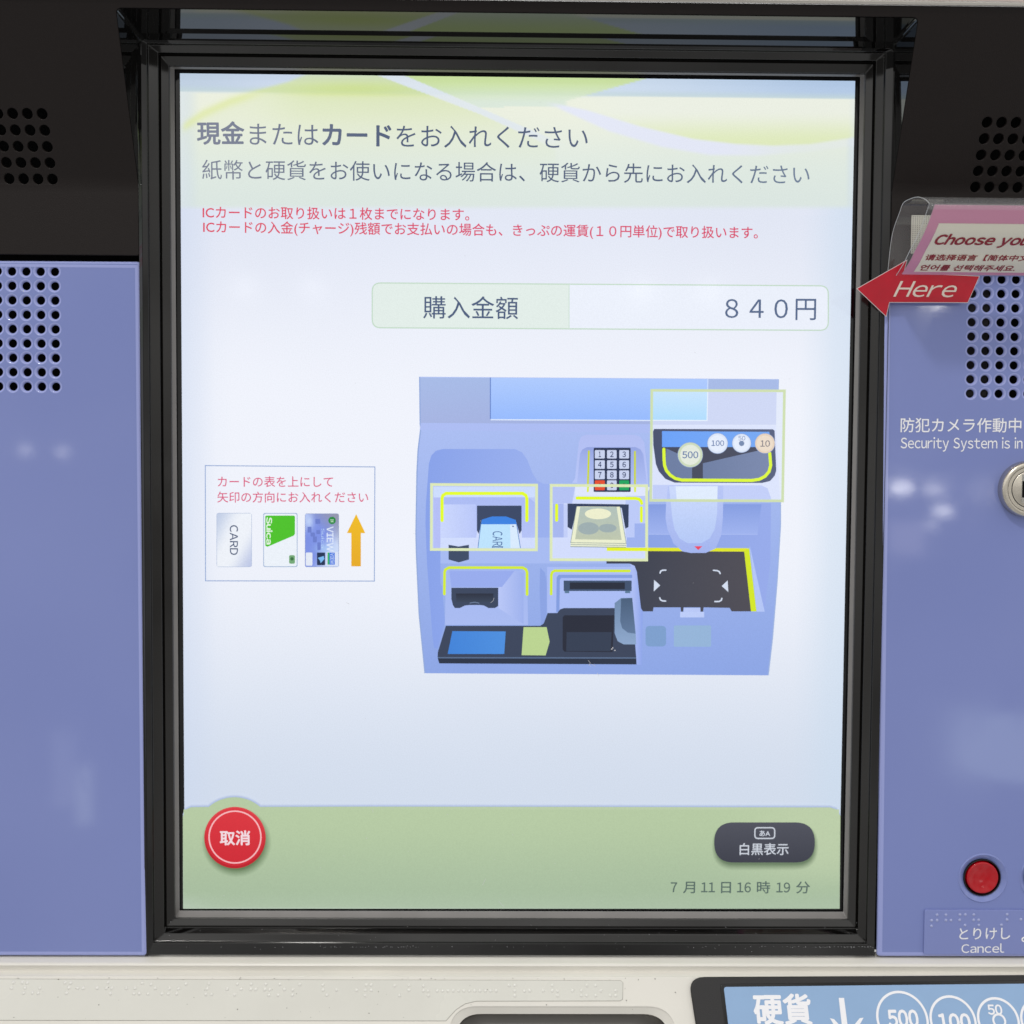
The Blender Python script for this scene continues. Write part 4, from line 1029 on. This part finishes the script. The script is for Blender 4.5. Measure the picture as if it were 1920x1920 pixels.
# polished cut edge of the sheet
vs = []
for y, z_ in path: vs += [(xs, y, z_-.00012), (xs-.00012, y, z_+.00008), (xs+.00006, y-.00006, z_+.0001)]
mb.add(vs, [[3*j+k, 3*j+(k+1) % 3, 3*j+3+(k+1) % 3, 3*j+3+k] for j in range(len(path)-1) for k in range(3)], M['clearedge'], smooth=True)
mb.build('clear_sleeve', sign, 'clear plastic sleeve curled over at the top')
# woven tape patch behind the card
mb = MB(); PF = Frame((0, -.0155, 0)); u0, v0 = PF.px(1709, 406); u1, v1 = PF.px(1765, 476)
for k in range(15):
    u = u0+(u1-u0)*k/14; mb.add([PF(u, v1, 0), PF(u+.55, v1, 0), PF(u+.55, v0, 0), PF(u, v0, 0)], [[0, 1, 2, 3]], M['patch'])
for k in range(19):
    v = v0+(v1-v0)*k/18; mb.add([PF(u0, v, .1), PF(u1, v, .1), PF(u1, v+.5, .1), PF(u0, v+.5, .1)], [[0, 1, 2, 3]], M['patch'])
mb.add([PF(u0+3.5, v0-3, -.3), PF(u1, v0-3, -.3), PF(u1, v1, -.3), PF(u0+3.5, v1, -.3)], [[0, 1, 2, 3]], M['paper'])
mb.build('woven_tape_patch', sign)

# ================================================================== RED ARROW
arrow = thing('arrow_sign', 'red laminated arrow with white Here lettering pointing left at the display', 'arrow sign')
za = P(1700, 592, -.0142).z; zb_ = P(1700, 490, -.0215).z
aa = math.atan2(.0073, zb_-za)
AF = Frame((0, -.0142, za), ey=(0, -math.sin(aa), math.cos(aa)))
ar_px = [(1608, 541.5), (1700, 489), (1694, 512), (1836, 518.5), (1814.5, 567), (1667.5, 566.5), (1661.5, 592.5)]
pl = [AF.px(*p) for p in ar_px]
acard = plate('arrow_card', AF, [pl], .35, .12, M['arrow'], arrow, 'glossy red arrow card')
mb = MB(); vs, fs = stroke_geo(pl, .5, True); mb.add([AF(*p, -.2) for p in vs], fs, M['edge']); mb.build('card_edge', acard)
v, f, tw, thh = text_geo('Here', .004, .28, latin=True)
c0 = AF.px(1674.5, 556.5); c1 = AF.px(1791.5, 556.5); ht = AF.px(1700, 527)[1]-c0[1]
mb = MB(); mb.add([AF(c0[0]+(c1[0]-c0[0])*a/tw, c0[1]+ht*b/thh, .08+k*.004) for a, b, k in v], f, M['ivory']); mb.build('arrow_lettering', acard)

# ---- dust and hairs lying on the glass, the bezel and the console
M['dust'] = mat('pale_dust', (205, 205, 210), .8, .1)
M['soil'] = mat('dark_specks', (92, 86, 78), .8, .1)
mb = MB()
GF = SCREEN.up(1.6)
for pts in (((1103, 1238), (1107, 1243), (1104, 1247), (1108, 1249)), ((920, 1130), (925, 1126), (926, 1121)), ((1110, 1245), (1116, 1249)), ((698, 1518), (700, 1523)), ((905, 1660), (910, 1648)), ((935, 1690), (945, 1700)), ((1120, 1262), (1123, 1268)), ((650, 1130), (655, 1133))):
    vs, fs = stroke_geo([GF.px(*p) for p in pts], .13); mb.add([GF(*p) for p in vs], fs, M['dust'])
for k in range(60):
    p = (random.uniform(345, 1575), random.choice([random.uniform(150, 1700), random.uniform(1500, 1700)])); r = random.uniform(.06, .17)
    mb.add([GF(*q) for q in ring(GF.px(*p), r, 6)], [list(range(6))], M['dust'])
for p in ((1149, 1214.5), (1153, 1219.5), (1147, 1217)): mb.add([GF(*q) for q in ring(GF.px(*p), .28, 8)], [list(range(8))], M['dust'])
d_ = mb.build('dust', display); d_['kind'] = 'stuff'
mb = MB(); BF = Frame((0, -.0121, 0))
for k in range(150):
    p = (random.choice([random.gauss(720, 60), random.uniform(300, 1640), random.gauss(1540, 60), random.gauss(1590, 30)]), 1775.5+random.gauss(0, .8)); r = random.uniform(.03, .11)
    mb.add([BF(*q) for q in ring(BF.px(*p), r, 6)], [list(range(6))], M['dust'])
for k in range(40):
    p = (random.uniform(300, 1640), random.uniform(1728, 1790)); r = random.uniform(.04, .1)
    mb.add([BF(*q) for q in ring(BF.px(*p), r, 6)], [list(range(6))], M['dust'])
d_ = mb.build('dust', machine); d_['kind'] = 'stuff'
mb = MB()
for k in range(70):
    p = (random.uniform(-50, 1290), random.choice([random.uniform(1836, 1916), 1835+random.gauss(0, 1.2)])); r = random.uniform(.06, .2)
    c = TP.px(*p); a = random.uniform(.5, 1.6)
    mb.add([TP(c[0]+(q[0]-c[0])*a, q[1], .04) for q in ring(c, r, 7)], [list(range(7))], M['soil'])
d_ = mb.build('dirt_specks', console); d_['kind'] = 'stuff'
